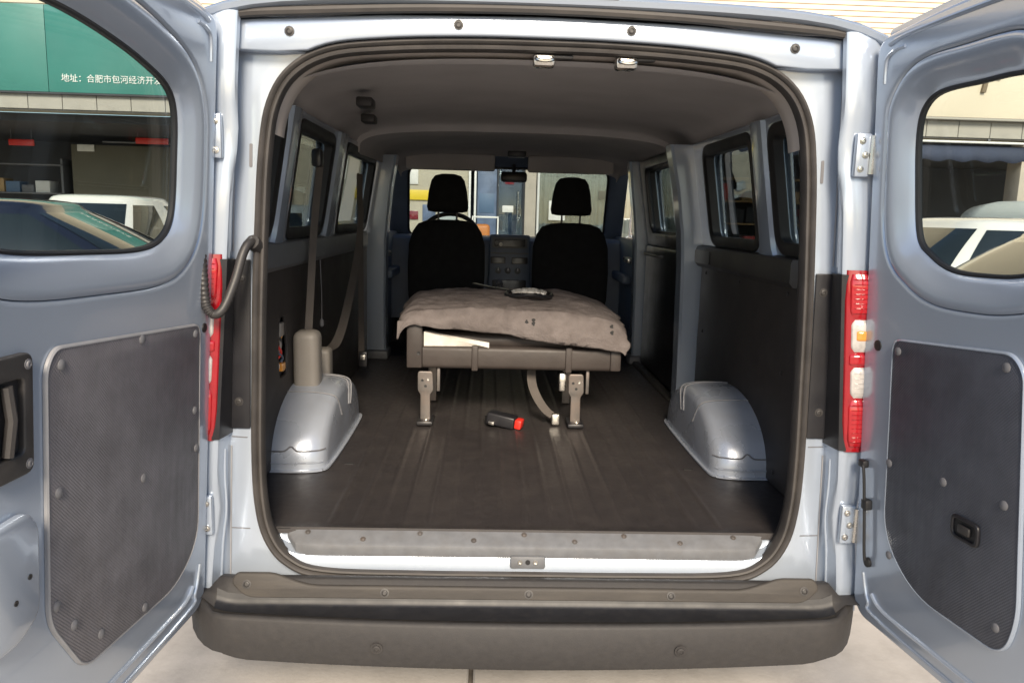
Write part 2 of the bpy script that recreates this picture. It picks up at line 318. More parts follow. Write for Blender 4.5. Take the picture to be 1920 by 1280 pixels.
# roof: rear lip then shallow crown running forward
def roofsec(y, drop, inset=0):
    pts = []
    for i in range(25):
        x = -1+2*i/24; pts.append((x*(.862-inset), y, 2.092-drop-.022*abs(x)**2-.045*abs(x)**8-inset*.4))
    return pts
rings = [roofsec(-.018, .028), roofsec(-.036, .022), roofsec(-.042, .010), roofsec(-.030, 0), roofsec(.02, -.012)]
rings += [roofsec(y, -.012-.02*math.sin(min(1, y/3.4)*math.pi)) for y in (.3, .8, 1.4, 2, 2.6, 3.1)]+[roofsec(3.35, .06, .02), roofsec(3.45, .10, .06)]
roof = loft('roof_panel', rings, 'paint', van, rclosed=False)
hm = plate('high_brake_lamp', [rpoly([(-.085, 2.082), (.18, 2.082), (.165, 2.104), (-.07, 2.104)], .008, 3)], .02, YZ(-.046), 'darkred', van, .004)
# seal round the opening
prof = [(.004, .045), (.005, .030), (.001, .020), (-.005, .017), (-.010, .021), (-.0125, .028), (-.015, .025), (-.019, .021), (-.024, .023), (-.027, .030), (-.027, .055)]
sealo = sweeploop('door_seal', OPEN, prof, lambda u, v, w: (u, w-.006, v), 'seal', van)
# inner edge behind the seal
sweeploop('opening_return', OPEN, [(-.025, .05), (-.020, .075), (.02, .10), (.09, .115)], lambda u, v, w: (u, w, v), 'hardboard', van, pclosed=False)
# ---- bumper
bp = []
for i in range(61):
    t = -1+2*i/60; x = t*.94; a = abs(t)
    bow = .050*(1-a**2.2); endr = .11*max(0, (a-.86)/.14)**2
    y0 = -.115-bow+endr; zb = .362+.006*a+.07*max(0, (a-.80)/.20)**1.6
    k = max(0, min(1, 1-(a-.905)/.022)); k = k*k*(3-2*k); yl = -.03
    mixz = lambda zc, zo: zc*k+zo*(1-k)
    prof = [(-.005+endr*.2, mixz(.550, .516)), (yl-.004+endr*.3, mixz(.558, .522)), (yl-.012, mixz(.555, .523)), (yl-.030, mixz(.516, .521)), (yl-.038, mixz(.500, .519)), (yl-.050, mixz(.490, .517)), (y0+.035, mixz(.486, .514)), (y0+.022, mixz(.488, .512)), (y0+.012, mixz(.494, .509)), (y0+.003, mixz(.492, .503)), (y0-.002, mixz(.484, .49)), (y0-.010+.01*a, .43), (y0-.006+.01*a, .385), (y0+.008, zb), (y0+.05, zb-.006), (y0+.12, zb+.01)]
    bp.append([(x, y, z) for y, z in prof])
bumper = loft('bumper', bp, 'bumper', van, rclosed=False, ang=50)
def scuffx(y0): return lambda u, v, w: (u, y0-w-(.575-v)*.33, v)
sp = plate('step_trim', [rpoly([(-.80, .575), (-.70, .575), (-.60, .545), (.60, .545), (.70, .575), (.80, .575), (.812, .55), (.77, .513), (-.77, .513), (-.812, .55)], [.02, .02, .03, .03, .02, .02, .03, .03, .03, .03], 4)], .012, scuffx(-.036), 'scuff', van, .005)
for x, z in ((-.768, .547), (.768, .545), (-.394, .529), (.394, .529), (0, .529)): bolt('bolt', (x, -.048-(.575-z)*.33, z), (0, -1, .33), .0085, 'dark', sp, .006)
tr_ = []
for i in range(61):
    t = -1+2*i/60; x = t*.846; a = abs(x)/.925; y0 = -.115-.050*(1-a**2.2); e = max(0, (abs(x)-.79)/.056)**2; e2 = max(0, (abs(x)-.83)/.016)**2
    tr_.append([(x, -.0605, .5215+.012*e+.004*e2), (x, -.066, .509+.012*e), (x, -.070, .499+.012*e), (x, -.078, .4935+.012*e), (x, y0+.034, .4895+.010*e), (x, y0+.026, .4905+.010*e)])
loft('step_tread', tr_, 'tread', bumper, rclosed=False, ang=60)
for x in (-.401, .401): bolt('bolt', (x, -.168, .428), (0, -1, -.1), .011, 'dark', bumper, .006)
#@@INTERIOR
# ================================================================ cargo floor
FZ = .65
prof = []
x = -.90
def ribh(x):
    if abs(x) > .62: return 0
    return .0042*max(0, math.cos(x*2*math.pi/.072))**4
xsr = [-.90+i*.006 for i in range(301)]
rings = []
for y, amp, dz in ((.074, 0, -.012), (.078, 0, .006), (.10, 0, .003), (.12, 0, 0), (.15, 1, 0), (.6, 1, 0), (1.2, 1, 0), (2.0, 1, 0), (2.75, 1, 0), (2.85, 0, 0)):
    rings.append([(x, y, FZ+dz+ribh(x)*amp) for x in xsr])
fl = loft('floor_mat', rings, 'floor', van, rclosed=False, ang=60)
for xx, yy in ((-.70, .08), (.70, .09), (-.62, .66), (.62, .66)):
    plate('mat_slot', [rpoly([(xx-.018, yy-.004), (xx+.018, yy-.004), (xx+.018, yy+.004), (xx-.018, yy+.004)], .003, 3)], .003, lambda u, v, w: (u, v, FZ+.0005+w), 'rubber', fl)
box('cab_floor', (-.88, 2.86, .50), (.88, 4.1, .62), 'dark', van, .01)
box('underbody', (-.86, .07, .40), (.86, 4.1, .60), 'dark', van, .02)
# sill: painted step and grey kick plate
rings = []
for y, z in ((.030, .545), (.032, .586), (.036, .592), (.05, .594), (.07, .602), (.076, .618), (.08, .651)): rings.append([(x, y+.012*max(0, (abs(x)-.64)/.09)**2, z+(.652-z)*max(0, (abs(x)-.64)/.10)**2*.9) for x in [-.735+i*.0147 for i in range(101)]])
loft('sill_step', rings, 'paint', van, rclosed=False)
ks = []
for i in range(45):
    x = -.69+i*1.38/44; e = max(0, (abs(x)-.61)/.08); e = 1-math.sqrt(max(0, 1-e*e)); q = .046*e
    ks.append([(x, .033+q, .590+.03*e), (x, .029+q, .612+.022*e), (x, .031+q, .622+.016*e), (x, .037+q*.95, .628+.014*e), (x, .074+q*.1, .6475), (x, .084, .6545), (x, .088, .652)])
kick = loft('sill_plate', ks, 'sill', van, rclosed=False, ang=30)
for i, x in enumerate((-.63, -.47, -.31, -.155, -.01, .135, .28, .44, .60)):
    y = .068 if i % 2 == 0 else .048
    bolt('screw', (x, y, .628+(y-.037)*.527+.0008), (0, -.47, .88), .0055, 'steel', kick, .003)
st = box('striker_plate', (-.05, .020, .562), (.05, .036, .600), 'sill', van, .006)
for x in (-.022, .0, .022): lathe('striker_hole', [(.007, 0), (.007, .003), (.0045, .003), (.0045, .0005), (.0003, .0005)], (x, .0198, .584), (0, -1, 0), 'chrome' if x else 'rubber', st, 10)
# ================================================================ wheel arches
for s in (-1, 1):
    rings = []; yc, ra, rz = .965, .405, .25
    for i in range(33):
        ph = math.pi*i/32; c, sn = math.cos(ph), math.sin(ph)
        ring = []
        for x, k in ((.90, 1.0), (.80, 1.0), (.745, .985), (.71, .95), (.695, .90), (.688, .8), (.684, .5), (.684, .0)):
            e = 1 if sn > .12 else .75+.25*sn/.12
            xx = x
            ring.append((s*xx, yc-ra*k*c, FZ-.002+rz*k*max(0, sn)**.85))
        rings.append(ring)
    wa = loft('wheel_arch', rings, 'archpaint', van, rclosed=False, ang=50)
    foot = [(.905, 1.0), (.86, 1.0), (.80, 1.0), (.745, .985), (.71, .95), (.695, .9), (.688, .8), (.684, .5)]
    pts = [(x-.004, yc-(ra*k+.006)) for x, k in foot]+[(.678, yc)]+[(x-.004, yc+ra*k+.006) for x, k in foot[::-1]]
    path = smooth([(s*x, y, FZ+.006) for x, y in pts], 5)
    tube('flange', path, .01, 'archpaint', wa, 6, flat=(.007, .003), ref=(1, 1*-s, 0))
    def kx(x):
        P_ = ((.684, .5), (.688, .8), (.695, .90), (.71, .95), (.745, .985), (.80, 1.0), (.91, 1.0))
        for (a, ka), (b, kb) in zip(P_, P_[1:]):
            if a <= x <= b: return ka+(kb-ka)*(x-a)/(b-a)
        return 1
    def apt(x, z, rear=True):
        k = kx(x); sn = min(1, ((z-FZ)/(rz*k))**(1/.85)); c = math.sqrt(max(0, 1-sn*sn)); return (s*x, yc-(ra*k*c+.001)*(1 if rear else -1), z+.0005)
    def wav(x, z0): return z0+.016*math.exp(-((x-.805)/.014)**2)
    tube('seam_sealer', [apt(x, wav(x, .722)) for x in [.895-.0049*i for i in range(42)]], .0028, 'clip', wa, 6)
    tube('flange_edge', [apt(x, .682) for x in [.895-.0049*i for i in range(41)]], .0035, 'archpaint', wa, 6)
    for yy, zt in ((.80, .0), (1.06, .0), (1.13, .0)):   # brushed sealer lines over the crown
        ph = math.acos(max(-1, min(1, (yc-yy)/ra))); ln = []
        for x, k in ((.90, 1.0), (.85, 1.0), (.80, 1.0), (.77, .994), (.745, .985), (.725, .97), (.71, .95), (.70, .925), (.695, .90), (.690, .84), (.687, .72), (.685, .55)):
            ln.append((s*(x-.0015), yc-(ra*k+.001)*math.cos(ph), FZ+rz*k*math.sin(ph)**.85+.0012))
        tube('sealer_line', ln, .0022, 'bead', wa, 6)
# ================================================================ side walls
def xin(z): return .888 if z < 1.40 else .888-(z-1.40)*.165
WIN = [(.16, .63), (.82, 1.44), (1.74, 2.66)]
def winloop(y0, y1, z0=1.462, z1=1.862, r=.075, skew=.05):
    return rpoly([(y0, z0), (y1-.0, z0), (y1+.0, z1), (y0, z1)], [r, r, r*.8, r*.8], 7)
for s in (-1, 1):
    upf = lambda u, v, w, s=s: (s*(xin(v)+w), u, v)
    outer = [(.06, 1.405), (3.0, 1.405), (3.0, 1.905), (.06, 1.905)]
    holes = [winloop(a, b) for a, b in WIN]
    plate('upper_side_wall', [outer]+holes, .05, upf, 'paint', van, .006)
    for i, h in enumerate(holes):
        g = plate('side_window', [offs(h, .012)], .004, lambda u, v, w, s=s: (s*(xin(v)+.040+w), u, v), 'tint', van)
        sweeploop('window_gasket', h, [(.024, .002), (.016, -.010), (-.012, -.012), (-.026, -.004), (-.026, .03), (.024, .03)], lambda u, v, w, s=s: (s*(xin(v)+w+.004), u, v), 'rubber', g)
    # outer skins
    lo = [(.05, .40), (.50, .40)]+[(.965-.40*math.cos(math.pi*t/12), .42+.34*math.sin(math.pi*t/12)) for t in range(13)]+[(1.42, .40), (3.42, .40)]+[(3.86-.40*math.cos(math.pi*t/12), .42+.34*math.sin(math.pi*t/12)) for t in range(13)]+[(4.30, .40), (4.55, .45), (4.62, .8), (4.55, 1.05), (4.1, 1.28), (3.95, 1.40), (.05, 1.40)]
    plate('body_side', [lo], .012, lambda u, v, w, s=s: (s*(.945+.012*math.sin(max(0, min(1, (v-.4)/1.0))*math.pi)+w-max(0, u-3.9)*.12), u, v), 'paint', van, .004)
    uo = [(.05, 1.40), (3.95, 1.40), (3.42, 1.90), (3.3, 1.985), (.05, 1.985)]
    oh = [winloop(a, b, r=.08) for a, b in WIN]+[rpoly([(3.06, 1.46), (3.72, 1.46), (3.36, 1.85), (3.06, 1.85)], .05, 5)]
    plate('body_upper_side', [uo]+oh, .012, lambda u, v, w, s=s: (s*(.945+w-(v-1.40)*.145), u, v), 'paint', van, .003)
    plate('front_door_glass', [offs(oh[3], .012)], .004, lambda u, v, w, s=s: (s*(.94+w-(v-1.40)*.145), u, v), 'tint', van)
    # front door inner panel
    fd = box('front_door_trim', (min(s*.83, s*.90), 3.02, .62), (max(s*.83, s*.90), 3.95, 1.42), 'dashblue', van, .02)
    box('armrest', (min(s*.77, s*.83), 3.1, 1.12), (max(s*.77, s*.83), 3.6, 1.18), 'dashblue', fd, .015)
    box('door_pull', (min(s*.80, s*.835), 3.12, 1.26), (max(s*.80, s*.835), 3.3, 1.30), 'chrome', fd, .01)
    # lower dark board and the moulded tray under the windows
    if s > 0:
        plate('side_lining', [rpoly([(.10, .655), (1.56, .655), (1.56, 1.375), (.10, 1.375)], .02, 3)], .012, lambda u, v, w, s=s: (s*(.872+w), u, v), 'hardboard', van, .003)
    else:
        plate('side_lining', [rpoly([(.10, .655), (2.70, .655), (2.70, 1.375), (.10, 1.375)], .02, 3), rpoly([(.70, .95), (.80, .95), (.82, 1.05), (.79, 1.17), (.72, 1.17), (.69, 1.05)], .02, 3)], .012, lambda u, v, w, s=s: (s*(.872+w), u, v), 'hardboard', van, .003)
    for yy, zz in [(y_, z_) for y_ in (.16, .50, 1.0, 1.48) for z_ in (.70, 1.05, 1.32)]:
        if .5 < yy < 1.45 and zz < .95: continue
        lathe('lining_clip', [(.009, 0), (.009, .002), (.005, .004), (.0004, .0045)], (s*.8715, yy, zz), (-s, 0, 0), 'dark', van, 10)
    ty1 = 1.66 if s > 0 else 2.62
    trg = [[(s*(.89-q*1.0), y, z) for q, z in ((0, 1.335), (.028, 1.345), (.040, 1.36), (.040, 1.425), (.034, 1.437), (.0, 1.445))] for y in ([.42]+[.44+i*(ty1-.46)/20 for i in range(21)]+[ty1])]
    for k in (0, -1): trg[k] = [(s*.888, p[1], p[2]) for p in trg[k]]
    tr = loft('belt_tray', trg, 'dark' if s > 0 else 'sill', van, rclosed=False)
    plate('tray_recess', [rpoly([(ty1-.30, 1.362), (ty1-.05, 1.362), (ty1-.05, 1.42), (ty1-.30, 1.42)], .015, 4)], .004, lambda u, v, w, s=s: (s*(.846+w), u, v), 'black', tr)
# right: rear pillar of the sliding door, the sliding door, thin centre pillar
def pillar(s, y0, y1, pts, m='paint', name='roof_pillar'):
    rings = []
    for z, xi, xo in pts:
        rings.append([(s*xo, y0, z), (s*(xi+.012), y0, z), (s*xi, y0+.012, z), (s*xi, y1-.012, z), (s*(xi+.012), y1, z), (s*xo, y1, z)])
    return loft(name, rings, m, van, ang=40)
pillar(1, 1.60, 1.72, [(.64, .80, .90), (.8, .798, .90), (1.0, .794, .90), (1.2, .79, .90), (1.38, .785, .895), (1.5, .775, .875), (1.7, .745, .84), (1.9, .70, .81)])
pillar(1, 2.74, 2.84, [(.66, .79, .86), (1.0, .785, .86), (1.4, .775, .86), (1.6, .755, .85), (1.9, .715, .82)])
pillar(-1, 2.76, 2.9, [(.655, .765, .90), (1.0, .77, .90), (1.38, .765, .89), (1.5, .755, .87), (1.7, .735, .84), (1.9, .70, .81)])
box('pillar_foot', (-.90, 2.72, .64), (-.75, 2.92, .70), 'sill', van, .01)
box('pillar_foot', (.77, 2.72, .62), (.86, 2.86, .70), 'clip', van, .02)
sdoor = plate('sliding_door_trim', [rpoly([(1.74, .66), (2.72, .66), (2.72, 1.40), (1.74, 1.40)], .03, 4)], .03, lambda u, v, w: (.842+w, u, v), 'black', van, .008)
tube('grab_bar', smooth([(.842, 2.25, 1.352), (.815, 2.27, 1.352), (.812, 2.45, 1.352), (.815, 2.62, 1.352), (.842, 2.64, 1.352)], 4), .009, 'clip', sdoor)
plate('sliding_door_window_trim', [rpoly([(1.74, 1.40), (2.72, 1.40), (2.72, 1.90), (1.74, 1.90)], .02, 3), winloop(1.86, 2.60, 1.475, 1.85)], .03, lambda u, v, w: (xin(v)-.035+w, u, v), 'black', sdoor, .006)
tube('door_track', [(.79, 1.75, 1.872), (.79, 2.7, 1.872)], .01, 'chrome', sdoor, 6)
loft('step_well_edge', [[(.79, y, .655), (.80, y, .668), (.83, y, .668), (.84, y, .655)] for y in (1.72, 2.75)], 'dark', van)
# painted posts between the side windows, standing a little proud
for s, yy in ((1, (.655, .795)), (-1, (.655, .795)), (-1, (1.485, 1.68))):
    rings = []
    for i in range(13):
        z = 1.375+i*(1.90-1.375)/12; fl2 = .06*max(0, (1.50-z)/.125)**2; x = xin(max(z, 1.402))
        y0, y1 = yy[0]-fl2, yy[1]+fl2
        rings.append([(s*(x+.005), y0, z), (s*(x-.014), y0+.016, z), (s*(x-.02), (y0+y1)/2, z), (s*(x-.014), y1-.016, z), (s*(x+.005), y1, z)])
    loft('window_post', rings, 'paint', van, rclosed=False, ang=40)
# ================================================================ headliner
def ceil(y, half, zc, zs, k=7):
    return [(half*q, y, zc-(zc-zs)*abs(q)**k) for q in [-1+2*i/32 for i in range(33)]]
rings = [[(p[0], .10, p[1]) for p in sorted([q for q in offs(OPEN, -.03) if q[1] > 1.70])]]
def arch(y, w, zc, zs): # wide arch with rolled shoulders
    return [(w*math.copysign(abs(math.sin(a))**.75, a), y, zs+(zc-zs)*math.cos(a)**.5) for a in [(-1+2*i/40)*math.pi/2 for i in range(41)]]
rl = loft('headliner', [arch(.075, .725, 1.957, 1.70), arch(.12, .735, 1.952, 1.72), arch(.15, .745, 1.958, 1.76), arch(.20, .78, 1.985, 1.80), arch(.30, .815, 2.005, 1.855), arch(.6, .82, 2.02, 1.862), arch(1.2, .82, 2.025, 1.862), arch(1.8, .82, 2.02, 1.862), arch(1.96, .82, 2.012, 1.862), arch(1.99, .815, 2.0, 1.86), arch(2.0, .80, 1.972, 1.85), arch(2.03, .80, 1.968, 1.845), arch(2.5, .79, 1.99, 1.85), arch(3.0, .78, 1.98, 1.85), arch(3.34, .76, 1.95, 1.84), arch(3.40, .745, 1.875, 1.80)], 'headliner', van, rclosed=False, ang=50)
edge = [p for p in sorted([q for q in OPEN if q[1] > 1.74], key=lambda q: math.atan2(q[0], q[1]-1.4))]
tr = []
for p in edge:
    d = Vector((p[0], (p[1]-1.55)*1.6)); d.normalize(); tr.append([(p[0]-d.x*o_, y, p[1]-d.y*o_) for o_, y in ((.022, .062), (.030, .085), (.034, .12), (.02, .15))])
loft('headliner_edge_trim', tr, 'edgetrim', rl, rclosed=False, ang=60)
for xx, yy in ((-.60, .95), (-.665, 1.45)):
    box('coat_clip', (xx-.03, yy-.05, 1.935), (xx+.03, yy+.05, 1.97), 'dark', rl, .008)
for x in (.002, .216):   # door catches under the header
    ct = box('door_catch', (x-.028, .03, 1.935), (x+.028, .075, 1.965), 'chrome', van, .008)
    tube('catch_hook', smooth([(x-.02, .03, 1.955), (x-.02, .012, 1.948), (x, .008, 1.944), (x+.02, .012, 1.948), (x+.02, .03, 1.955)], 4), .005, 'chrome', ct)
    box('catch_lever', (x+.02, .035, 1.955), (x+.075, .055, 1.965), 'dark', ct, .004)
for x0, x1 in ((-.70, -.10), (.12, .70)): box('sun_visor', (x0, 3.24, 1.845), (x1, 3.275, 1.955), 'headliner', van, .015)
mr = box('rear_view_mirror', (-.06, 3.30, 1.78), (.12, 3.34, 1.85), 'black', van, .02)
tube('mirror_stalk', [(.03, 3.34, 1.83), (.03, 3.36, 1.90)], .012, 'black', mr)
box('dome_lamp', (-.02, 3.10, 1.935), (.10, 3.22, 1.985), 'black', van, .01)
# windscreen, front pillars and nose
wsx = lambda u, v, w: (u, 3.98-(v-1.38)*1.16+w, v)
wsl = rpoly([(-.76, 1.385), (.76, 1.385), (.70, 1.885), (-.70, 1.885)], .07, 6)
plate('windscreen', [offs(wsl, .02)], .005, wsx, 'wsglass', van)
sweeploop('windscreen_gasket', wsl, [(.02, -.005), (-.015, -.005), (-.015, .012), (.02, .012)], wsx, 'rubber', van)
plate('cab_front_frame', [rpoly([(-.90, 1.36), (.90, 1.36), (.82, 1.95), (-.82, 1.95)], .03), wsl], .06, lambda u, v, w: wsx(u, v, w-.02), 'dashblue', van, .01)
rings = []
for y, zt, zb, w in ((3.95, 1.385, .45, .93), (4.1, 1.33, .42, .93), (4.35, 1.22, .40, .90), (4.55, 1.08, .38, .86), (4.66, .92, .38, .80), (4.70, .75, .40, .76)):
    rings.append([(w*math.copysign(min(1, abs(q))**.6, q), y, zt-(.05*abs(q)**3)) for q in [-1+i/6 for i in range(13)]]+[(w, y, zb), (-w, y, zb)])
loft('bonnet', rings, 'paint', van, ang=40)
box('front_bumper', (-.88, 4.60, .36), (.88, 4.82, .62), 'bumper', van, .05, 3)
for s in (-1, 1): box('headlamp', (min(s*.55, s*.80), 4.60, .82), (max(s*.55, s*.80), 4.72, .98), 'clear', van, .03)
# wheels
def wheel(name, c, r, w, parent, rim='chrome', k=24):
    ty = lathe(name, [(r*.62, -w/2), (r*.92, -w/2), (r, -w*.38), (r, w*.38), (r*.92, w/2), (r*.62, w/2)], c, (1, 0, 0), 'tyre', parent, k)
    lathe('rim', [(.004, -w*.3), (r*.3, -w*.35), (r*.55, -w*.2), (r*.63, -w*.45), (r*.63, w*.45), (r*.55, w*.2), (r*.3, w*.35), (.004, w*.3)], c, (1, 0, 0), rim, ty, k)
    return ty
for y in (.965, 3.86):
    for s in (-1, 1): wheel('wheel', (s*.82, y, GZ+.325), .325, .2, van)
#@@DOORS
# ================================================================ rear doors
def door(s, th, x0, win, panel, pm):
    b = Vector((s*x0, -.03, .45)); t = Vector((s*(x0-.0577*1.6), -.03, 2.05)); k = (t-b).normalized()
    a0 = Vector((-s, 0, 0)); a0 = (a0-k*a0.dot(k)).normalized(); n0 = Vector((0, 1, 0)); ang = R(th)
    av = a0*math.cos(ang)-n0*math.sin(ang); nv = a0*math.sin(ang)+n0*math.cos(ang)
    def X(a, h, d): return b+k*(h-.45)+av*a+nv*d
    fr = lambda h: x0-.0577*(h-.45)-.004+(.055 if s < 0 else 0)   # the left door laps over the right one
    out = rpoly([(.002, .50), (.025, .455), (fr(.455), .455), (fr(2.0), 2.06), (.30, 2.062), (.002, 2.04)], [.03, .03, .03, .06, .1, .014], 5)
    wl = smooth(win, 6, True); wl = [(p[0], p[1]) for p in wl]
    D = plate('rear_door', [out, offs(wl, .004)], .014, lambda u, v, w: X(u, v, -.056+w), 'paint', van, .005)
    D['label'] = 'left rear door opened square to the body, embossed board in a painted lit tone on its inside' if s < 0 else 'right rear door opened outwards, embossed board in a painted shaded tone on its inside'
    fl = offs(wl, .075)
    fl = [(max(.068, min(fr(v)-.05, u)), max(1.345, min(1.985, v))) for u, v in fl]
    inn = rpoly([(.014, .52), (.05, .485), (fr(.5)-.03, .485), (fr(2.0)-.03, 2.03), (.30, 2.033), (.014, 2.012)], [.04, .04, .05, .06, .1, .05], 5)
    plate('inner_panel', [inn, fl], .044, lambda u, v, w: X(u, v, -.044+w), 'paint', D, .012, brs=4)
    # rolled reveal from the panel down to the glass
    rings = []
    for q, d in ((0, -.004), (.10, -.001), (.3, -.004), (.55, -.013), (.8, -.027), (.93, -.034), (1, -.042)):
        rings.append([X(f[0]*(1-q)+w_[0]*q, f[1]*(1-q)+w_[1]*q, d) for f, w_ in zip(fl, wl)])
    loft('window_reveal', rings, 'paint', D, caps=False, ang=60)
    plate('door_window', [offs(wl, .014)], .004, lambda u, v, w: X(u, v, -.050+w), 'glass', D)
    sweeploop('door_window_gasket', wl, [(.004, -.038), (-.002, -.036), (-.006, -.039), (-.006, -.05), (.004, -.05)], X, 'rubber', D)
    # pressed ribs: upper corner crease, foot channel
    for nm, pts, r in (('pressed_rib', [(.07, 1.99), (.14, 2.0), (.4, 2.005), (.7, 2.0)], .006), ('pressed_rib', [(.055, 1.90), (.06, 1.955), (.09, 1.972), (.13, 1.975)], .005), ('foot_rib', [(.10, .575), (.15, .55), (.3, .548), (.75, .548)], .006), ('foot_rib', [(.06, .62), (.085, .55), (.15, .515), (.75, .512)], .005)):
        tube(nm, [X(p[0], p[1], 0.0005) for p in smooth(pts, 6)], r, 'paint', D, 8)
    # board with its clips
    pl = rpoly(panel[0], panel[1], 7)
    P = plate('trim_board', [pl], .006, lambda u, v, w: X(u, v, .0006+w), pm, D, .001)
    sweeploop('edge_bead', pl, [(.004, 0), (.003, .005), (.0, .0072), (-.002, .0068), (-.002, .0)], lambda u, v, w: X(u, v, .0008+w), 'bead' if s < 0 else 'paint', D)
    return D, X, nv
L_win = [(.155, 1.53), (.143, 1.66), (.147, 1.77), (.19, 1.822), (.30, 1.855), (.42, 1.876), (.56, 1.89), (.68, 1.888), (.755, 1.862), (.81, 1.76), (.832, 1.64), (.832, 1.56), (.80, 1.49), (.71, 1.466), (.50, 1.457), (.31, 1.455), (.21, 1.474)]
L_pan = ([(.098, 1.268), (.668, 1.303), (.692, 1.27), (.692, .80), (.585, .648), (.20, .628), (.085, .70)], [.03, .03, .04, .04, .04, .10, .10])
DL, XL, nL = door(-1, 94, .886, L_win, L_pan, 'panelL')
for i, (a, h) in enumerate(((.378, 1.275), (.653, 1.272), (.125, 1.249), (.121, 1.056), (.109, .955), (.663, 1.04), (.367, .965), (.673, .826), (.356, .655), (.62, .76), (.53, .69))):
    lathe('clip', [(.0105, 0), (.0105, .002), (.007, .0045), (.0005, .005)], XL(a, h, .0066), nL, 'clip', DL, 12)
lathe('hole_plug', [(.012, 0), (.012, .003), (.008, .004), (.0005, .002)], XL(.062, 1.255, 0), nL, 'rubber', DL, 12)
hf = plate('handle_surround', [rpoly([(.738, 1.107), (.845, 1.107), (.845, 1.312), (.738, 1.312)], .02, 4), rpoly([(.762, 1.145), (.832, 1.145), (.832, 1.272), (.762, 1.272)], .012, 4)], .014, lambda u, v, w: XL(u, v, .0005+w), 'dark', DL, .004)
plate('handle_pocket', [rpoly([(.755, 1.14), (.838, 1.14), (.838, 1.278), (.755, 1.278)], .012, 4)], .003, lambda u, v, w: XL(u, v, .0008+w), 'black', DL)
tube('handle_lever', [XL(.80, 1.15, .012), XL(.795, 1.21, .016), XL(.80, 1.265, .012)], .009, 'dark', DL)
for h in (1.125, 1.293): bolt('screw', XL(.752, h, .0145), nL, .006, 'clip', DL)
lb = plate('latch_bracket', [rpoly([(.735, .85), (.79, .82), (.87, .82), (.87, 1.04), (.76, 1.045), (.735, 1.01)], .025, 4)], .02, lambda u, v, w: XL(u, v, .0005+w), 'paint', DL, .008)
for a, h in ((.765, .93), (.80, .90)): lathe('latch_hole', [(.005, 0), (.005, .0015), (.003, .0015), (.0004, .0005)], XL(a, h, .0206), nL, 'rubber', DL, 10)
R_win = [(.155, 1.53), (.138, 1.66), (.133, 1.77), (.15, 1.83), (.205, 1.86), (.33, 1.862), (.42, 1.862), (.47, 1.852), (.52, 1.80), (.565, 1.70), (.585, 1.60), (.58, 1.53), (.545, 1.475), (.48, 1.455), (.40, 1.448), (.28, 1.452), (.20, 1.485)]
R_pan = ([(.145, 1.276), (.520, 1.304), (.552, 1.27), (.582, .76), (.552, .665), (.27, .66), (.145, .76)], [.03, .03, .04, .05, .05, .08, .10])
DR, XR, nR = door(1, 97, .915, R_win, R_pan, 'panelR')
for a, h in ((.168, 1.25), (.508, 1.275), (.155, .96), (.35, .978), (.528, .99), (.172, .72), (.53, .72)):
    lathe('clip', [(.0105, 0), (.0105, .002), (.007, .0045), (.0005, .005)], XR(a, h, .0066), nR, 'clip', DR, 12)
lathe('hole_plug', [(.014, 0), (.014, .003), (.009, .004), (.0005, .002)], XR(.078, 1.25, 0), nR, 'rubber', DR, 12)
pp = plate('pull_cup_rim', [rpoly([(.388, .868), (.472, .868), (.472, .922), (.388, .922)], .016, 5), rpoly([(.396, .876), (.464, .876), (.464, .914), (.396, .914)], .012, 5)], .008, lambda u, v, w: XR(u, v, .0068+w), 'black', DR, .003)
plate('pull_cup', [rpoly([(.392, .872), (.468, .872), (.468, .918), (.392, .918)], .012, 4)], .002, lambda u, v, w: XR(u, v, .0068+w), 'rubber', DR)
box('pull_grip', (-.018, -.010, 0), (.018, .010, .008), 'dark', DR, .004, xf=lambda a, h, d: XR(.43+a, .895+h, .009+d))
tube('check_rod', [XR(*p) for p in smooth([(.030, .925, .004), (.055, .928, .014), (.066, .90, .016), (.072, .80, .014), (.078, .70, .014), (.080, .665, .012)], 5)], .0042, 'rubber', DR)
lathe('rod_bush', [(.013, 0), (.013, .008), (.006, .012), (.0005, .012)], XR(.081, .658, .0), nR, 'rubber', DR, 12)
box('rod_guide', (-.012, -.014, 0), (.012, .014, .02), 'rubber', DR, .004, xf=lambda a, h, d: XR(.074+a, .82+h, d))
box('rod_end', (-.012, -.01, 0), (.014, .01, .018), 'rubber', DR, .004, xf=lambda a, h, d: XR(.05+a, .926+h, d))
# wiring loom between the jamb and the left door
pts = smooth([(-.742, .03, 1.455), (-.748, -.005, 1.468), (-.760, -.03, 1.44), (-.775, -.055, 1.37), (-.795, -.085, 1.305), (-.815, -.10, 1.290), (-.832, -.105, 1.315), (-.838, -.10, 1.38), (-.846, -.085, 1.45), (-.852, -.07, 1.52)], 24)
rad = [.0118 if i < 125 else .0118+.0009*(1 if (i//2) % 2 else -1) for i in range(len(pts))]
tube('wiring_loom', pts, rad, 'dark', van, 10)
tube('loom_collar', [(-.738, .035, 1.452), (-.746, .0, 1.468)], .02, 'dark', van, 10)
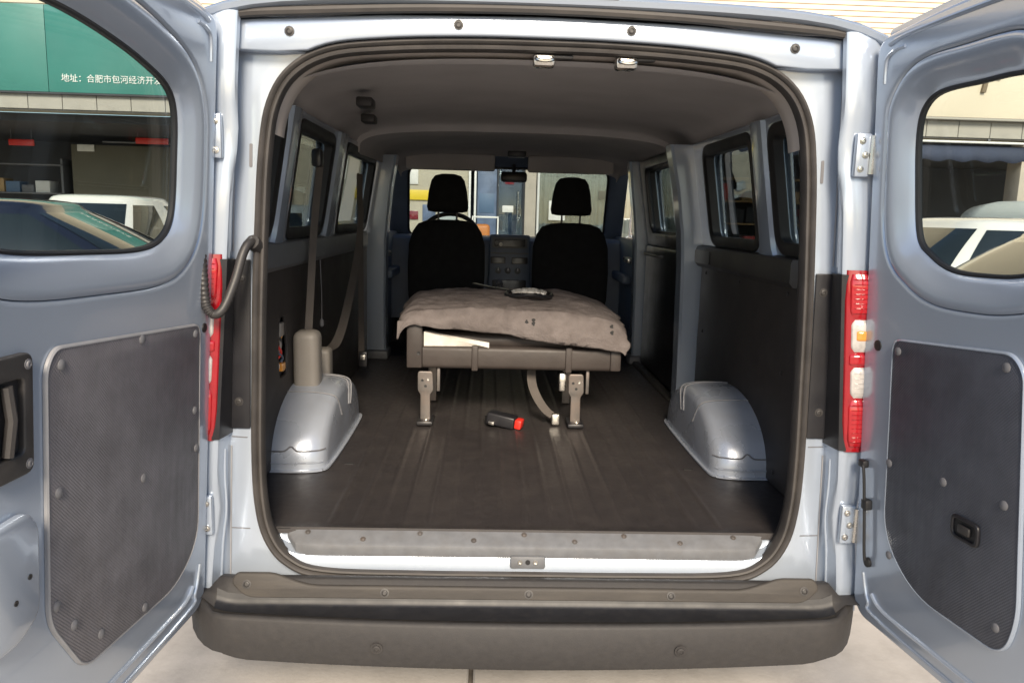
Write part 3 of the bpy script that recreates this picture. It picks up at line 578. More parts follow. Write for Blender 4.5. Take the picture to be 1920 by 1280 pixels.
#@@FITTINGS
# ================================================================ front seats
def fseat(s):
    xc = s*.405
    rings = []
    for z, w, y, d in ((.98, .235, 2.94, .13), (1.02, .245, 2.935, .14), (1.20, .252, 2.95, .13), (1.36, .248, 2.98, .12), (1.44, .225, 3.0, .11), (1.49, .19, 3.015, .10), (1.512, .13, 3.03, .07), (1.518, .05, 3.04, .04)):
        rings.append([(xc+w*math.copysign(abs(math.cos(a))**.55, math.cos(a)), y+d/2+d/2*math.copysign(abs(math.sin(a))**.6, math.sin(a)), z) for a in [2*math.pi*i/28 for i in range(28)]])
    st = loft('front_seat', rings, 'seatfab', van, ang=70)
    rings = []
    for z, w, d in ((1.565, .09, .05), (1.572, .128, .09), (1.60, .136, .10), (1.70, .125, .10), (1.77, .108, .09), (1.80, .085, .07), (1.812, .04, .03)):
        rings.append([(xc+w*math.copysign(abs(math.cos(a))**.6, math.cos(a)), 3.08+d/2*math.copysign(abs(math.sin(a))**.6, math.sin(a)), z) for a in [2*math.pi*i/24 for i in range(24)]])
    loft('headrest', rings, 'seatfab', st, ang=70)
    for dx in (-.06, .06): tube('headrest_post', [(xc+dx, 3.08, 1.50), (xc+dx, 3.08, 1.59)], .006, 'steel', st)
    for dx in (-.06, .06): lathe('post_guide', [(.016, 0), (.016, .012), (.008, .016)], (xc+dx, 3.08, 1.505), (0, 0, 1), 'black', st, 10)
    box('seat_cushion', (xc-.25, 3.0, .86), (xc+.25, 3.5, 1.02), 'seatfab', st, .05, 3)
    box('seat_base', (xc-.2, 3.0, .60), (xc+.2, 3.45, .87), 'black', st, .01)
fseat(-1); fseat(1)
# dashboard
rings = []
for x in [-.86+i*.0573 for i in range(31)]:
    rings.append([(x, 3.56, .80), (x, 3.55, 1.05), (x, 3.58, 1.30), (x, 3.60, 1.375), (x, 3.63, 1.395), (x, 3.95, 1.40), (x, 3.95, .80)])
dash = loft('dashboard', rings, 'dashblue', van, ang=40)
cs = plate('centre_stack', [rpoly([(-.135, .96), (.175, .96), (.165, 1.42), (-.125, 1.42)], .02, 4)], .06, lambda u, v, w: (u, 3.50+w+(v-1.2)*.1, v), 'dashblue', dash, .012)
def dp(name, u0, v0, u1, v1, m, t=.008, r=.008, off=0): return plate(name, [rpoly([(u0, v0), (u1, v0), (u1, v1), (u0, v1)], r, 3)], t, lambda u, v, w: (u, 3.50-t-off+w+(v-1.2)*.1, v), m, dash, .002)
dp('radio', -.105, 1.325, .145, 1.40, 'sill'); dp('radio_face', -.09, 1.337, .13, 1.388, 'button', .004, .006, .009)
lathe('radio_knob', [(.014, 0), (.013, .016), (.0005, .016)], (-.075, 3.500, 1.362), (0, -1, 0), 'clip', dash, 12)
lathe('radio_knob', [(.014, 0), (.013, .016), (.0005, .016)], (-.045, 3.500, 1.352), (0, -1, 0), 'white', dash, 12)
dp('switch_panel', -.115, 1.215, -.01, 1.262, 'button'); dp('switch_panel', .035, 1.215, .15, 1.262, 'button')
dp('trim_line', -.12, 1.285, .155, 1.293, 'sill', .004)
for x in (-.06, .01, .08): lathe('heater_knob', [(.022, 0), (.021, .018), (.014, .022), (.0005, .022)], (x, 3.497, 1.165), (0, -1, 0), 'clip', dash, 14); 
for x in (-.06, .01, .08): box('knob_marker', (x-.003, 3.466, 1.167), (x+.003, 3.474, 1.187), 'white', dash, .001)
dp('ash_tray', -.10, 1.03, .14, 1.10, 'button')
tube('gear_lever', [(-.06, 3.40, .95), (-.055, 3.36, 1.06)], .014, 'black', dash); lathe('gear_knob', [(.01, -.02), (.026, -.01), (.028, .02), (.015, .04), (.0005, .042)], (-.055, 3.36, 1.07), (0, -.3, 1), 'clip', dash, 12)
dp('passenger_vent', .38, 1.25, .55, 1.34, 'button', .02); 
sw = [(-.405+.2*math.cos(a), 3.42+.2*math.sin(a)*.42, 1.40+.2*math.sin(a)*.78) for a in [2*math.pi*i/40 for i in range(41)]]
whl = tube('steering_wheel', sw, .016, 'black', van, 10)
lathe('steering_hub', [(.002, -.03), (.07, -.02), (.075, .02), (.03, .05), (.03, .22), (.002, .22)], (-.405, 3.42, 1.40), (0, .85, -.5), 'black', whl, 16)
for a in (.2, 2.94, 4.71): tube('spoke', [(-.405, 3.42, 1.40), (-.405+.2*math.cos(a), 3.42+.2*math.sin(a)*.42, 1.40+.2*math.sin(a)*.78)], .013, 'black', whl)
# ================================================================ belts on the left wall
rb = box('belt_retractor', (-.87, .86, .775), (-.772, .965, 1.10), 'beige', van, .03, 4)
tube('belt', smooth([(-.795, 1.06, 1.74), (-.815, 1.03, 1.5), (-.818, .95, 1.2), (-.818, .915, 1.085)], 5), .02, 'belt', van, flat=(.016, .0012), ref=(.7, .7, 0))
ag = box('belt_anchor', (-.825, 1.03, 1.72), (-.785, 1.09, 1.79), 'black', van, .012)
box('belt_retractor', (-.875, 1.16, .80), (-.79, 1.25, .98), 'beige', van, .02, 4)
tube('belt', smooth([(-.80, 2.05, 1.58), (-.80, 1.95, 1.35), (-.795, 1.60, 1.1), (-.80, 1.38, .98), (-.82, 1.24, .96)], 5), .02, 'belt', van, flat=(.02, .0012), ref=(.6, .8, 0))
tube('belt', smooth([(-.815, 2.10, 1.75), (-.81, 2.08, 1.45), (-.80, 2.04, .95), (-.79, 1.98, .79)], 5), .02, 'belt', van, flat=(.02, .0012), ref=(.6, .8, 0))
bk = box('belt_buckle', (-.80, 1.95, .75), (-.755, 1.98, .83), 'black', van, .006); box('buckle_tongue', (-.79, 1.94, .79), (-.765, 1.951, .815), 'chrome', bk, .002)
tube('pull_cord', smooth([(-.868, 1.36, 1.40), (-.862, 1.365, 1.2), (-.864, 1.37, 1.08)], 4), .0025, 'clip', van, 6)
lathe('cord_toggle', [(.004, 0), (.009, .006), (.009, .03), (.004, .036)], (-.864, 1.37, 1.045), (0, 0, 1), 'clip', van, 10)
# wiring showing through the hole in the left lining
hb = plate('wiring_recess', [rpoly([(.67, .93), (.84, .93), (.84, 1.19), (.67, 1.19)], .01, 2)], .004, lambda u, v, w: (-.94+w, u, v), 'black', van)
rnd = random.Random(3)
for i, m in enumerate(('black', 'white', 'dashblue', 'redplastic', 'beige', 'black', 'amber', 'black')):
    z0 = .965+.022*i; p = smooth([(-.925, .72+rnd.uniform(-.02, .08), z0+.1), (-.895, .75+rnd.uniform(-.03, .03), z0+.04), (-.885, .76+rnd.uniform(-.03, .03), z0), (-.92, .77+rnd.uniform(-.05, .03), z0-.05)], 5)
    tube('wire', p, .005, m, van, 6)
box('wire_connector', (-.90, .72, 1.10), (-.87, .77, 1.15), 'beige', van, .005); box('wire_connector', (-.90, .74, .97), (-.87, .785, 1.0), 'amber', van, .005)
#@@CARGO
# ================================================================ bench seat
bench = thing('bench_seat', (-.02, 1.5, FZ), 'folded brown bench seat on steel legs inside the van', 'bench seat')
box('rear_rail', (-.455, 1.225, .895), (.445, 1.30, .995), 'vinylbrown', bench, .02, 3)
for x in (-.18, .225): box('seam_strap', (x-.014, 1.216, .89), (x+.014, 1.232, 1.0), 'vinylbrown', bench, .005)
box('end_plate', (-.472, 1.205, .90), (-.405, 1.24, 1.105), 'vinylbrown', bench, .008)
box('end_plate', (.405, 1.215, .90), (.452, 1.24, 1.0), 'vinylbrown', bench, .008)
lathe('plate_hole', [(.008, 0), (.008, .002), (.0004, .0005)], (-.42, 1.2045, .965), (0, -1, 0), 'rubber', bench, 10)
box('seat_frame', (-.45, 1.24, .90), (.44, 1.76, .99), 'black', bench, .02)
box('cushion', (-.45, 1.25, .985), (.44, 1.78, 1.05), 'vinylbrown', bench, .03, 3)
rings = []
for i in range(13):
    t = i/12; x = -.40+t*.28; z = 1.055-.045*t
    rings.append([(x, 1.235+.01*t, .992), (x, 1.232, z-.02*t), (x, 1.25, z), (x, 1.29, z), (x, 1.30, .99)])
loft('foam_edge', rings, 'foam', bench)
for x, tw in ((-.39, 0), (.262, 0)):
    lg = plate('leg', [rpoly([(x-.034, .80), (x-.034, .885), (x+.030, .885), (x+.034, .80), (x+.02, .785), (x+.022, .665), (x-.022, .665), (x-.022, .785)], .012, 4)], .014, lambda u, v, w: (u, 1.215+w, v), 'steel', bench, .003)
    for dx, dz in ((-.014, .845), (.012, .85), (0, .82)): lathe('leg_hole', [(.006, 0), (.006, .0015), (.0004, .0005)], (x+dx, 1.2148, dz), (0, -1, 0), 'rubber' if dx < .01 else 'chrome', lg, 8)
    box('floor_catch', (x-.035, 1.17, FZ+.006), (x+.035, 1.30, FZ+.024), 'black', lg, .006); bolt('bolt', (x+.005, 1.20, FZ+.024), (0, 0, 1), .008, 'chrome', lg)
    box('leg', (x-.02, 1.62, FZ+.006), (x+.02, 1.65, .91), 'steel', bench, .004)
    box('latch_pin', (x+.045, 1.25, .79), (x+.06, 1.28, .90), 'steel', bench, .003)
box('latch_box', (.19, 1.25, .80), (.222, 1.29, .88), 'chrome', bench, .006)
tube('lap_strap', smooth([(.07, 1.33, .90), (.075, 1.31, .82), (.10, 1.28, .76), (.135, 1.25, .715), (.165, 1.235, .695)], 5), .02, 'belt', bench, flat=(.022, .0015), ref=(1, .5, 0))
box('strap_buckle', (.16, 1.215, FZ+.006), (.195, 1.25, .705), 'chrome', bench, .006)
# ---- loose cover over the bench
NX, NY = 130, 90; v = []; f = []
for j in range(NY+1):
    for i in range(NX+1):
        u, t = i/NX, j/NY; x = -.50+u*.955
        edge = min(u, 1-u)
        hem = 1.10-.112*u**1.15+.003*math.sin(u*17)                        # hem hangs lower towards the right
        topz = 1.168+.014*math.sin(u*2.4+.4)-.055*max(0, (u-.72)/.28)**1.8
        if t < .30:
            q = t/.30; y = 1.185+.03*q**2-.012*math.sin(q*3.1); z = hem+(topz-.02-hem)*q**.85
        else:
            q = (t-.30)/.70; y = 1.215+q*.60; z = topz-.02+.045*math.sin(min(1, q*1.05)*math.pi*.5)-.10*max(0, (q-.85)/.15)**2
        nz = fbm(x*4, y*4, 1)*.012-abs(fbm(x*3+y*9, y*17, 21))*.008+fbm(x*16, y*30, 4)*.003+fbm(x*6, y*20, 4)*.004-abs(fbm(x*5+y*4, y*13, 9))*.010-abs(fbm(x*11-y*6, y*24, 2))*.004; z += nz*(.35 if t < .02 else 1); y += fbm(x*9, z*9, 7)*.008
        if edge < .07:
            e = (1-edge/.07)**1.7; z -= .075*e*(1.0 if u < .5 else .35)*(0 if t < .02 else 1); x += (-.02 if u < .5 else .02)*math.sin((1-edge/.07)*2)+fbm(y*9, z*9, 12+(u > .5))*.028*e; y += fbm(y*6, x*6, 3)*.03*e
        v.append((x, y, z))
for j in range(NY):
    for i in range(NX): a = j*(NX+1)+i; f.append((a, a+1, a+NX+2, a+NX+1))
cv = mk('seat_cover', v, f, 'cloth', None, 80)
sm = cv.modifiers.new('thick', 'SOLIDIFY'); sm.thickness = .005; sm.offset = -1
for cxx, czz in ((.035, 1.115), (.062, 1.105), (.068, 1.118), (.40, 1.10), (.405, 1.075)):
    p = min(v[:(NX+1)*int(NY*.3)], key=lambda q: (q[0]-cxx)**2+(q[2]-czz)**2)
    plate('stain', [[(p[0]+.007*math.cos(a)*(1+.4*math.sin(3*a+cxx*90)), p[2]+.009*math.sin(a)) for a in [2*math.pi*i/14 for i in range(14)]]], .004, lambda u, w_, d: (u, p[1]-.004+d, w_), 'rubber', cv)
tag(cv, 'rumpled taupe cloth cover draped over the folded bench', 'seat cover')
# ---- things on the cover
pk = thing('plastic_wrapper', (.07, 1.62, 1.19), 'crumpled clear and black wrapper lying on the taupe cover', 'wrapper')
rnd = random.Random(5); vv = []; ff = []
for j in range(9):
    for i in range(13): u, t = i/12-.5, j/8-.5; vv.append((.06+u*.17*(1-.3*abs(t)), 1.52+t*.16, 1.203+.012*rnd.random()+.012*(1-4*u*u)*(1-4*t*t)))
for j in range(8):
    for i in range(12): a = j*13+i; ff.append((a, a+1, a+14, a+13))
fo = mk('white_sheet', vv, ff, 'white', pk, 20); fo.modifiers.new('t', 'SOLIDIFY').thickness = .002
ring = [(.06+.105*math.cos(a), 1.51+.10*math.sin(a), 1.198+.006*math.sin(3*a)) for a in [2*math.pi*i/32 for i in range(33)]]
tube('dark_rim', ring, .009, 'black', pk, 8)
ar = tube('wiper_arm', [(-.20, 1.72, 1.222), (-.12, 1.66, 1.212), (-.02, 1.60, 1.205), (.0, 1.57, 1.204)], .009, 'black', None, 8, flat=(.012, .004), ref=(.5, 1, 0)); tag(ar, 'thin black strip lying flat on the taupe cover beside the wrapper', 'strip')
# ---- buckle on the floor
bu = thing('seat_belt_buckle', (-.03, 1.18, FZ), 'black seat belt buckle with red release button on the cargo floor', 'buckle')
def rotb(c, a, tilt=0):
    m = Matrix.Translation(c) @ Matrix.Rotation(a, 4, 'Z') @ Matrix.Rotation(tilt, 4, 'Y'); return lambda x, y, z: m @ Vector((x, y, z))
q = rotb((-.045, 1.185, FZ+.034), R(-18), R(8))
box('buckle_body', (-.075, -.032, -.026), (.05, .032, .026), 'black', bu, .008, 3, xf=q)
box('release_button', (.05, -.027, -.02), (.08, .027, .02), 'redplastic', bu, .006, xf=q)
box('buckle_tongue', (-.06, -.045, -.022), (-.035, -.03, -.008), 'chrome', bu, .002, xf=q)
tube('strap', smooth([(-.10, 1.20, FZ+.03), (-.13, 1.235, FZ+.02), (-.10, 1.29, FZ+.012), (-.04, 1.33, FZ+.01)], 5), .02, 'rubber', bu, flat=(.02, .0015), ref=(0, 0, 1))
#@@STREET
M['cream'] = mat('cream_cladding', (.62, .53, .41), .7, 0, .06, 1.5, dust=(.5, .42, .33), dscale=1.5, damt=.3)
M['green'] = mat('green_sign_sheet', (.045, .20, .175), .45, 0, .08, 1.2, dust=(.10, .24, .22), dscale=2, damt=.3)
M['signcream'] = mat('cream_sign_sheet', (.66, .58, .46), .5, 0, .05, 1, dust=(.55, .47, .38), dscale=2, damt=.25)
M['tile'] = mat('grey_stone_tile', (.36, .335, .30), .5, 0, .1, 3, dust=(.28, .26, .23), dscale=3, damt=.5)
M['grout'] = mat('tile_joint', (.10, .095, .09), .9)
M['shopdark'] = mat('dark_shop_wall', (.05, .052, .06), .8, 0, .2, 2)
M['olive'] = mat('olive_board', (.13, .12, .09), .8, 0, .1, 2)
M['navy'] = mat('navy_canvas', (.04, .05, .085), .85, 0, .15, 3, bump=.2, bscale=30)
M['bronze'] = mat('bronze_letter', (.20, .15, .10), .4, .3, .1, 5)
M['alu'] = mat('white_aluminium', (.75, .74, .72), .4, .1, .05, 5)
M['poster'] = mat('blue_poster', (.11, .15, .24), .4, 0, .3, 5)
M['curtain'] = mat('cream_curtain', (.34, .315, .26), .8, 0, .2, 4, bump=.4, bscale=10)
M['shopwall'] = mat('cream_shop_wall', (.46, .42, .33), .7, 0, .08, 2)
M['yellow'] = mat('yellow_board', (.75, .55, .03), .5, 0, .05, 3)
M['orange'] = mat('orange_plastic', (.55, .20, .05), .5, 0, .1, 5)
M['card'] = mat('cardboard', (.42, .28, .14), .85, 0, .1, 4, bump=.1, bscale=30)
M['bluebox'] = mat('blue_box', (.09, .15, .25), .5, 0, .1, 4)
M['stonepier'] = mat('beige_pier', (.42, .37, .31), .7, 0, .1, 3)
M['carwhite'] = mat('white_car_paint', (.70, .69, .66), .25, 0, .02, 3, coat=1, rvar=.04)
M['carcream'] = mat('champagne_car_paint', (.50, .45, .34), .28, .4, .02, 3, coat=1, rvar=.04)
M['cardark'] = mat('dark_blue_car_paint', (.015, .018, .032), .22, .2, .02, 3, coat=1, rvar=.04)
M['cargrey'] = mat('grey_canopy', (.42, .47, .48), .4, 0, .05, 3)
M['lettering'] = mat('white_letter', (.75, .76, .74), .5, 0, .02, 3)
# ================================================================ shop building
SY = 12.0
shop = thing('shop_building', (0, SY, GZ), 'cream clad shop building in front of the van', 'building')
# lined cladding above the signs
pr = []; z = 4.80
while z < 9.5: pr += [(SY-.02, z), (SY-.045, z+.004), (SY-.03, z+.082), (SY-.02, z+.086)]; z += .09
loft('wall_cladding', [[(x, y, z) for y, z in pr] for x in (-18, 18)], 'cream', shop, rclosed=False, ang=20)
box('upper_wall', (-18, SY, 3.15), (18, SY+.4, 9.6), 'shopwall', shop, 0)
box('back_wall', (-18, SY+5, GZ-.02), (18, SY+5.2, 3.2), 'shopdark', shop, 0)
box('soffit', (-18, SY+.4, 3.0), (18, SY+5, 3.14), 'shopdark', shop, 0)
box('shop_floor', (-18, SY-.05, GZ+.004), (18, SY+5, GZ+.10), 'stonepier', shop, 0)
for x in (-18.2, 18): box('end_wall', (x, SY, GZ-.02), (x+.2, SY+5, 3.2), 'shopwall', shop, 0)
box('tile_backing', (-18, SY-.03, 3.14), (18, SY, 3.50), 'grout', shop, 0)
tl = box('fascia_tile', (0, SY-.055, 3.163), (.575, SY-.028, 3.448), 'tile', shop, .005, 1)
for i in range(-29, 30):
    if i == -29: tl.location.x = i*.585; continue
    c = tl.copy(); COL.objects.link(c); c.location.x = i*.585+.06
# piers
for x0, x1 in ((-11.2, -10.8), (-4.2, -3.7), (.50, .70), (3.4, 3.9), (9.55, 9.8)): box('pier', (x0, SY+.05, GZ+.10), (x1, SY+.45, 3.15), 'stonepier', shop, .01)
# glazed front seen through the windscreen
box('front_wall', (-3.70, SY+.30, GZ+.10), (-.50, SY+.38, 3.14), 'shopwall', shop, 0)
for x in (-.50, -.40): box('door_post', (x-.02, SY+.18, GZ+.10), (x+.02, SY+.26, 3.0), 'alu', shop, .004)
for z in (2.45, 1.35): box('cross_bar', (-.48, SY+.2, z), (-.42, SY+.24, z+.04), 'alu', shop, .004)
box('poster_panel', (-.36, SY+.24, .45), (-.01, SY+.28, 3.0), 'poster', shop, .004)
box('poster_print', (-.33, SY+.232, 1.6), (-.05, SY+.238, 1.95), 'bluebox', shop, .002)
gd = box('glass_door', (.0, SY+.22, GZ+.11), (.49, SY+.232, 3.0), 'shopglass', shop, .002)
for x in (.0, .47): box('door_stile', (x, SY+.21, GZ+.11), (x+.03, SY+.245, 3.0), 'shopdark', shop, .003)
tube('door_handle', [(.38, SY+.16, 1.5), (.38, SY+.16, 2.0)], .014, 'chrome', shop)
box('inner_partition', (-.4, SY+1.6, GZ+.1), (.6, SY+1.7, 3.0), 'poster', shop, 0)
for x in (.72, 3.36): box('window_post', (x, SY+.18, GZ+.10), (x+.05, SY+.26, 3.0), 'alu', shop, .004)
cu = []
for i in range(121):
    x = .78+i*2.58/120; cu.append([(x, SY+.32+.03*math.sin(i*1.05)+.012*math.sin(i*2.9), z) for z in (.25, 3.0)])
loft('curtain', cu, 'curtain', shop, rclosed=False, ang=80)
box('shop_window', (.77, SY+.22, .25), (3.36, SY+.228, 3.0), 'shopglass', shop, 0)
# left bay
box('partition_board', (-9.0, SY+2.9, GZ+.1), (-6.4, SY+3.0, 2.80), 'olive', shop, .01)
box('partition_board', (-6.38, SY+2.9, GZ+.1), (-3.6, SY+3.0, 2.76), 'olive', shop, .01)
box('ceiling_rail', (-8.0, SY+2.2, 2.80), (-4.3, SY+2.24, 2.83), 'clip', shop, .005)
nb = tag(box('notice_card', (-8.85, SY+2.86, 2.66), (-8.5, SY+2.89, 2.80), 'white', None, .004), 'small white card on the olive partition of the left shop', 'card')
for x0, x1, z0, lb in ((-9.75, -9.25, 2.68, 'red sign strip hanging in the left shop near the shelf'), (-7.25, -6.6, 2.78, 'red sign strip hanging in front of the olive partition')):
    sg = tag(box('hanging_sign', (x0, SY+2.0, z0), (x1, SY+2.03, z0+.12), 'redplastic', None, .01), lb, 'sign')
    for x in (x0+.05, x1-.05): tube('hanger', [(x, SY+2.015, z0+.11), (x, SY+2.015, 3.0)], .006, 'clip', sg, 6)
shf = thing('shelf_rack', (-10, SY+3.2, GZ+.1), 'dark shelf rack with goods standing in the left shop', 'shelf')
for x in (-11.2, -9.3): box('upright', (x, SY+3.0, GZ+.1), (x+.05, SY+3.5, 2.5), 'clip', shf, .004)
for z in (.6, 1.2, 1.75, 2.35): box('shelf_board', (-11.2, SY+3.0, z), (-9.25, SY+3.5, z+.03), 'clip', shf, .004)
rnd = random.Random(11); HUE = dict(card='brown', bluebox='blue', white='white', redplastic='red', clip='grey', shopdark='charcoal', olive='olive')
for z in (.63, 1.23, 1.78):
    x = -11.1
    while x < -9.6:
        w = rnd.uniform(.15, .35); bxh = rnd.uniform(.15, .4)
        mm = rnd.choice(['card', 'bluebox', 'white', 'redplastic', 'clip']); lv = {.63: 'lowest', 1.23: 'middle', 1.78: 'upper'}[z]
        tag(box('stock_box', (x, SY+3.06, z), (x+w, SY+3.4, z+bxh), mm, None, .006), 'small %s box on the %s shelf of the dark rack in the left shop' % (HUE[mm], lv), 'box', 'boxes on the left shop rack'); x += w+.04
# ---- green sign
gs = thing('shop_sign', (-8.5, SY-.2, 3.45), 'long green shop sign with white address lettering', 'sign')
for i in range(5): box('sign_panel', (-14.5+i*2.26, SY-.125, 3.44), (-14.5+i*2.26+2.252, SY-.056, 4.86), 'green', gs, .006)
box('sign_edge', (-14.5, SY-.13, 3.405), (-3.2, SY-.057, 3.437), 'shopdark', gs, .004)
tc = bpy.data.curves.new('t', 'FONT'); tc.body = '地址：合肥市包河经济开发区兴业大道'; tc.size = .142; tc.extrude = .006; tc.space_character = 1.0
to = bpy.data.objects.new('t', tc); COL.objects.link(to); bpy.context.view_layer.update()
tm = bpy.data.meshes.new_from_object(to.evaluated_get(bpy.context.evaluated_depsgraph_get())); bpy.data.objects.remove(to)
for v in tm.vertices: v.co = Vector((-7.50+v.co.x, SY-.132-v.co.z, 3.625+v.co.y))
lt = bpy.data.objects.new('lettering', tm); COL.objects.link(lt); tm.materials.clear(); tm.materials.append(M['lettering']); attach(lt, gs)
# ---- cream sign
cs2 = thing('shop_sign', (8.5, SY-.2, 3.48), 'plain cream shop sign with raised bronze strokes', 'sign')
box('sign_panel', (3.2, SY-.20, 3.49), (14.5, SY-.06, 4.79), 'signcream', cs2, .01)
box('sign_edge', (3.2, SY-.203, 3.452), (14.5, SY-.05, 3.487), 'tile', cs2, .004)
for pts in ([(8.56, 4.30), (8.50, 3.92)], [(8.66, 4.24), (8.80, 4.18)], [(8.42, 4.2), (8.22, 4.07)], [(8.25, 4.36), (8.85, 4.40)], [(9.34, 4.5), (9.34, 3.88)], [(9.34, 4.45), (9.85, 4.45)], [(9.85, 4.5), (9.85, 3.9)], [(9.34, 4.15), (9.85, 4.15)]):
    tube('sign_stroke', [(x, SY-.23, z) for x, z in pts], .03, 'bronze', cs2, 4, flat=(.035, .03), ref=(1, 0, .4))
# ---- awning, tube lamp and stock on the right
aw = thing('awning', (7.5, SY-.1, 2.75), 'navy canvas awning hanging under the cream sign', 'awning')
rings = []
for i in range(97):
    x = 4.0+i*5.55/96; rings.append([(x, SY+.02, 3.03), (x, SY-.02+.01*math.sin(i*.8), 2.90), (x, SY-.03+.015*math.sin(i*.8), 2.755+.022*math.cos(i*math.pi/4))])
vl = loft('valance', rings, 'navy', aw, rclosed=False, ang=80); vl.modifiers.new('t', 'SOLIDIFY').thickness = .008
tb = thing('tube_lamp', (8, SY-.08, 3.08), 'long thin white tube above the navy awning', 'tube lamp')
tube('lamp_tube', [(4.2, SY-.06, 3.085), (14.2, SY-.06, 3.085)], .022, 'alu', tb, 10)
for x in (4.3, 6.5, 8.8, 11, 14): box('lamp_clip', (x, SY-.075, 3.09), (x+.04, SY-.03, 3.15), 'clip', tb, .004)
rk = thing('shelf_rack', (6, SY+3.5, GZ+.1), 'wooden shelf rack with goods standing behind the navy awning', 'shelf')
for x in (4.2, 9.0): box('upright', (x, SY+3.3, GZ+.1), (x+.06, SY+3.8, 2.6), 'card', rk, .004)
for z in (.5, 1.0, 1.5, 2.0, 2.5): box('shelf_board', (4.2, SY+3.3, z), (9.06, SY+3.8, z+.04), 'card', rk, .004)
for z in (.54, 1.04, 1.54, 2.04):
    x = 4.3
    while x < 8.8:
        w = rnd.uniform(.2, .5); h = rnd.uniform(.15, .38); mm = rnd.choice(['card', 'bluebox', 'shopdark', 'shopdark', 'redplastic', 'olive'])
        tag(box('stock_box', (x, SY+3.34, z), (x+w, SY+3.75, z+h), mm, None, .006), '%s box on the %s shelf of the wooden rack behind the navy awning' % (HUE[mm], {.54: 'lowest', 1.04: 'second', 1.54: 'third', 2.04: 'upper'}[z]), 'box', 'boxes on the right shop rack'); x += w+.05
# ================================================================ parked cars
def car(loc, rz, paint, label, Lc=4.4, W=1.76, H=1.47):
    t = thing('parked_car', loc, label, 'car', 'cars parked beside the van'); t.rotation_euler.z = rz
    hL = Lc/2; hw = W/2
    def P(o): o.parent = t; o.matrix_parent_inverse = Matrix.Identity(4); return o
    # station: y, belt z, bottom z, half width
    st = [(-hL, .70, .42, .60), (-hL+.05, .88, .30, .76), (-hL+.25, .98, .24, .84), (-hL+.7, 1.0, .2, .88), (-.6, .97, .2, .88), (.5, .95, .2, .88), (hL-1.15, .93, .2, .88), (hL-.6, .84, .22, .86), (hL-.2, .72, .26, .78), (hL-.04, .60, .32, .64), (hL, .52, .40, .5)]
    rings = []
    for y, zb, z0, w in st:
        w = w*hw/.88
        rings.append([(-w*.86, y, z0), (-w*.97, y, z0+.10), (-w, y, z0+(zb-z0)*.45), (-w*.985, y, z0+(zb-z0)*.75), (-w*.93, y, zb-.02), (-w*.86, y, zb), (-w*.4, y, zb+.025), (0, y, zb+.032), (w*.4, y, zb+.025), (w*.86, y, zb), (w*.93, y, zb-.02), (w*.985, y, z0+(zb-z0)*.75), (w, y, z0+(zb-z0)*.45), (w*.97, y, z0+.10), (w*.86, y, z0)])
    body = P(loft('body', [list(map(tuple, r)) for r in rings], paint, None, ang=50))
    # greenhouse
    yb0, yb1, yt0, yt1 = -hL+.42, hL-1.12, -hL+1.05, hL-2.0
    def gp(a, q, out=0):
        y0 = yb0+(yt0-yb0)*q; y1 = yb1+(yt1-yb1)*q; bul = .05*math.sin(q*math.pi)
        w = hw*.92*(1-q)+hw*.66*q+bul*.5+out; z = .95+(H-.075-.95)*q; hy = (y1-y0)/2+bul+out; c, s_ = math.cos(a), math.sin(a)
        return (w*math.copysign(abs(c)**.5, c), (y0+y1)/2+hy*math.copysign(abs(s_)**.5, s_), z)
    QS = (0, .15, .3, .45, .6, .75, .9, 1.0); AS = [2*math.pi*i/56 for i in range(56)]
    rr = [[gp(a, q) for a in AS] for q in QS]; cy = (yt0+yt1)/2
    for k, dz in ((.985, .018), (.95, .036), (.86, .055), (.7, .067), (.45, .074), (.15, .076)): rr.append([(gp(a, 1)[0]*k, cy+(gp(a, 1)[1]-cy)*k, H-.075+dz) for a in AS])
    P(loft('roof', rr, paint, None, ang=60))
    def pane(name, a0, a1, q0, q1, m='carglass', out=.006):
        g = [[gp(R(a0+(a1-a0)*i/12), q0+(q1-q0)*j/6, out) for i in range(13)] for j in range(7)]
        return P(loft(name, g, m, None, rclosed=False, ang=80))
    pane('windscreen', 47, 133, .10, .93); pane('rear_window', -133, -47, .12, .92)
    for a in (0, 180):
        sg = 1 if a == 0 else -1
        pane('side_window', a+sg*2, a+sg*36, .12, .90); pane('side_window', a-sg*36, a-sg*2, .12, .90)
    for sx in (-1, 1):
        P(box('side_mirror', (sx*(hw+.08)-.08, yb1-.28, .96), (sx*(hw+.08)+.08, yb1-.18, 1.10), paint, None, .03, 3))
        P(box('tail_lamp', (sx*hw*.72-.13, -hL-.005, .72), (sx*hw*.72+.13, -hL+.16, .88), 'red', None, .03))
        P(box('headlamp', (sx*hw*.62-.16, hL-.24, .58), (sx*hw*.62+.16, hL-.05, .70), 'clear', None, .03))
        for y in (-hL+.85, hL-.85): w_ = wheel('wheel', (sx*(hw-.10), y, .31), .31, .2, None); w_.parent = t
    P(box('bumper', (-hw*.8, -hL-.04, .34), (hw*.8, -hL+.06, .52), 'dark', None, .03)); P(box('number_plate', (-.22, -hL-.045, .56), (.22, -hL-.005, .70), 'bluebox', None, .004))
    return t
M['carglass'] = mat('dark_car_glass', (.015, .02, .02), .04, 0, .1, 2, coat=1, rvar=.02)
car((-3.75, 4.4, GZ), R(-84), 'cardark', 'dark blue car parked crosswise on the left of the van', H=1.46)
car((-5.15, 9.0, GZ), R(-3), 'carwhite', 'white car parked facing the shop under the green sign', 4.3, 1.8, 1.56)
car((5.6, 6.0, GZ), R(-80), 'carwhite', 'white car parked crosswise beyond the champagne car', 4.5, 1.8, 1.54)
car((4.75, 2.9, GZ), R(-90), 'carcream', 'champagne car parked crosswise next to the van', 4.5, 1.78, 1.45)
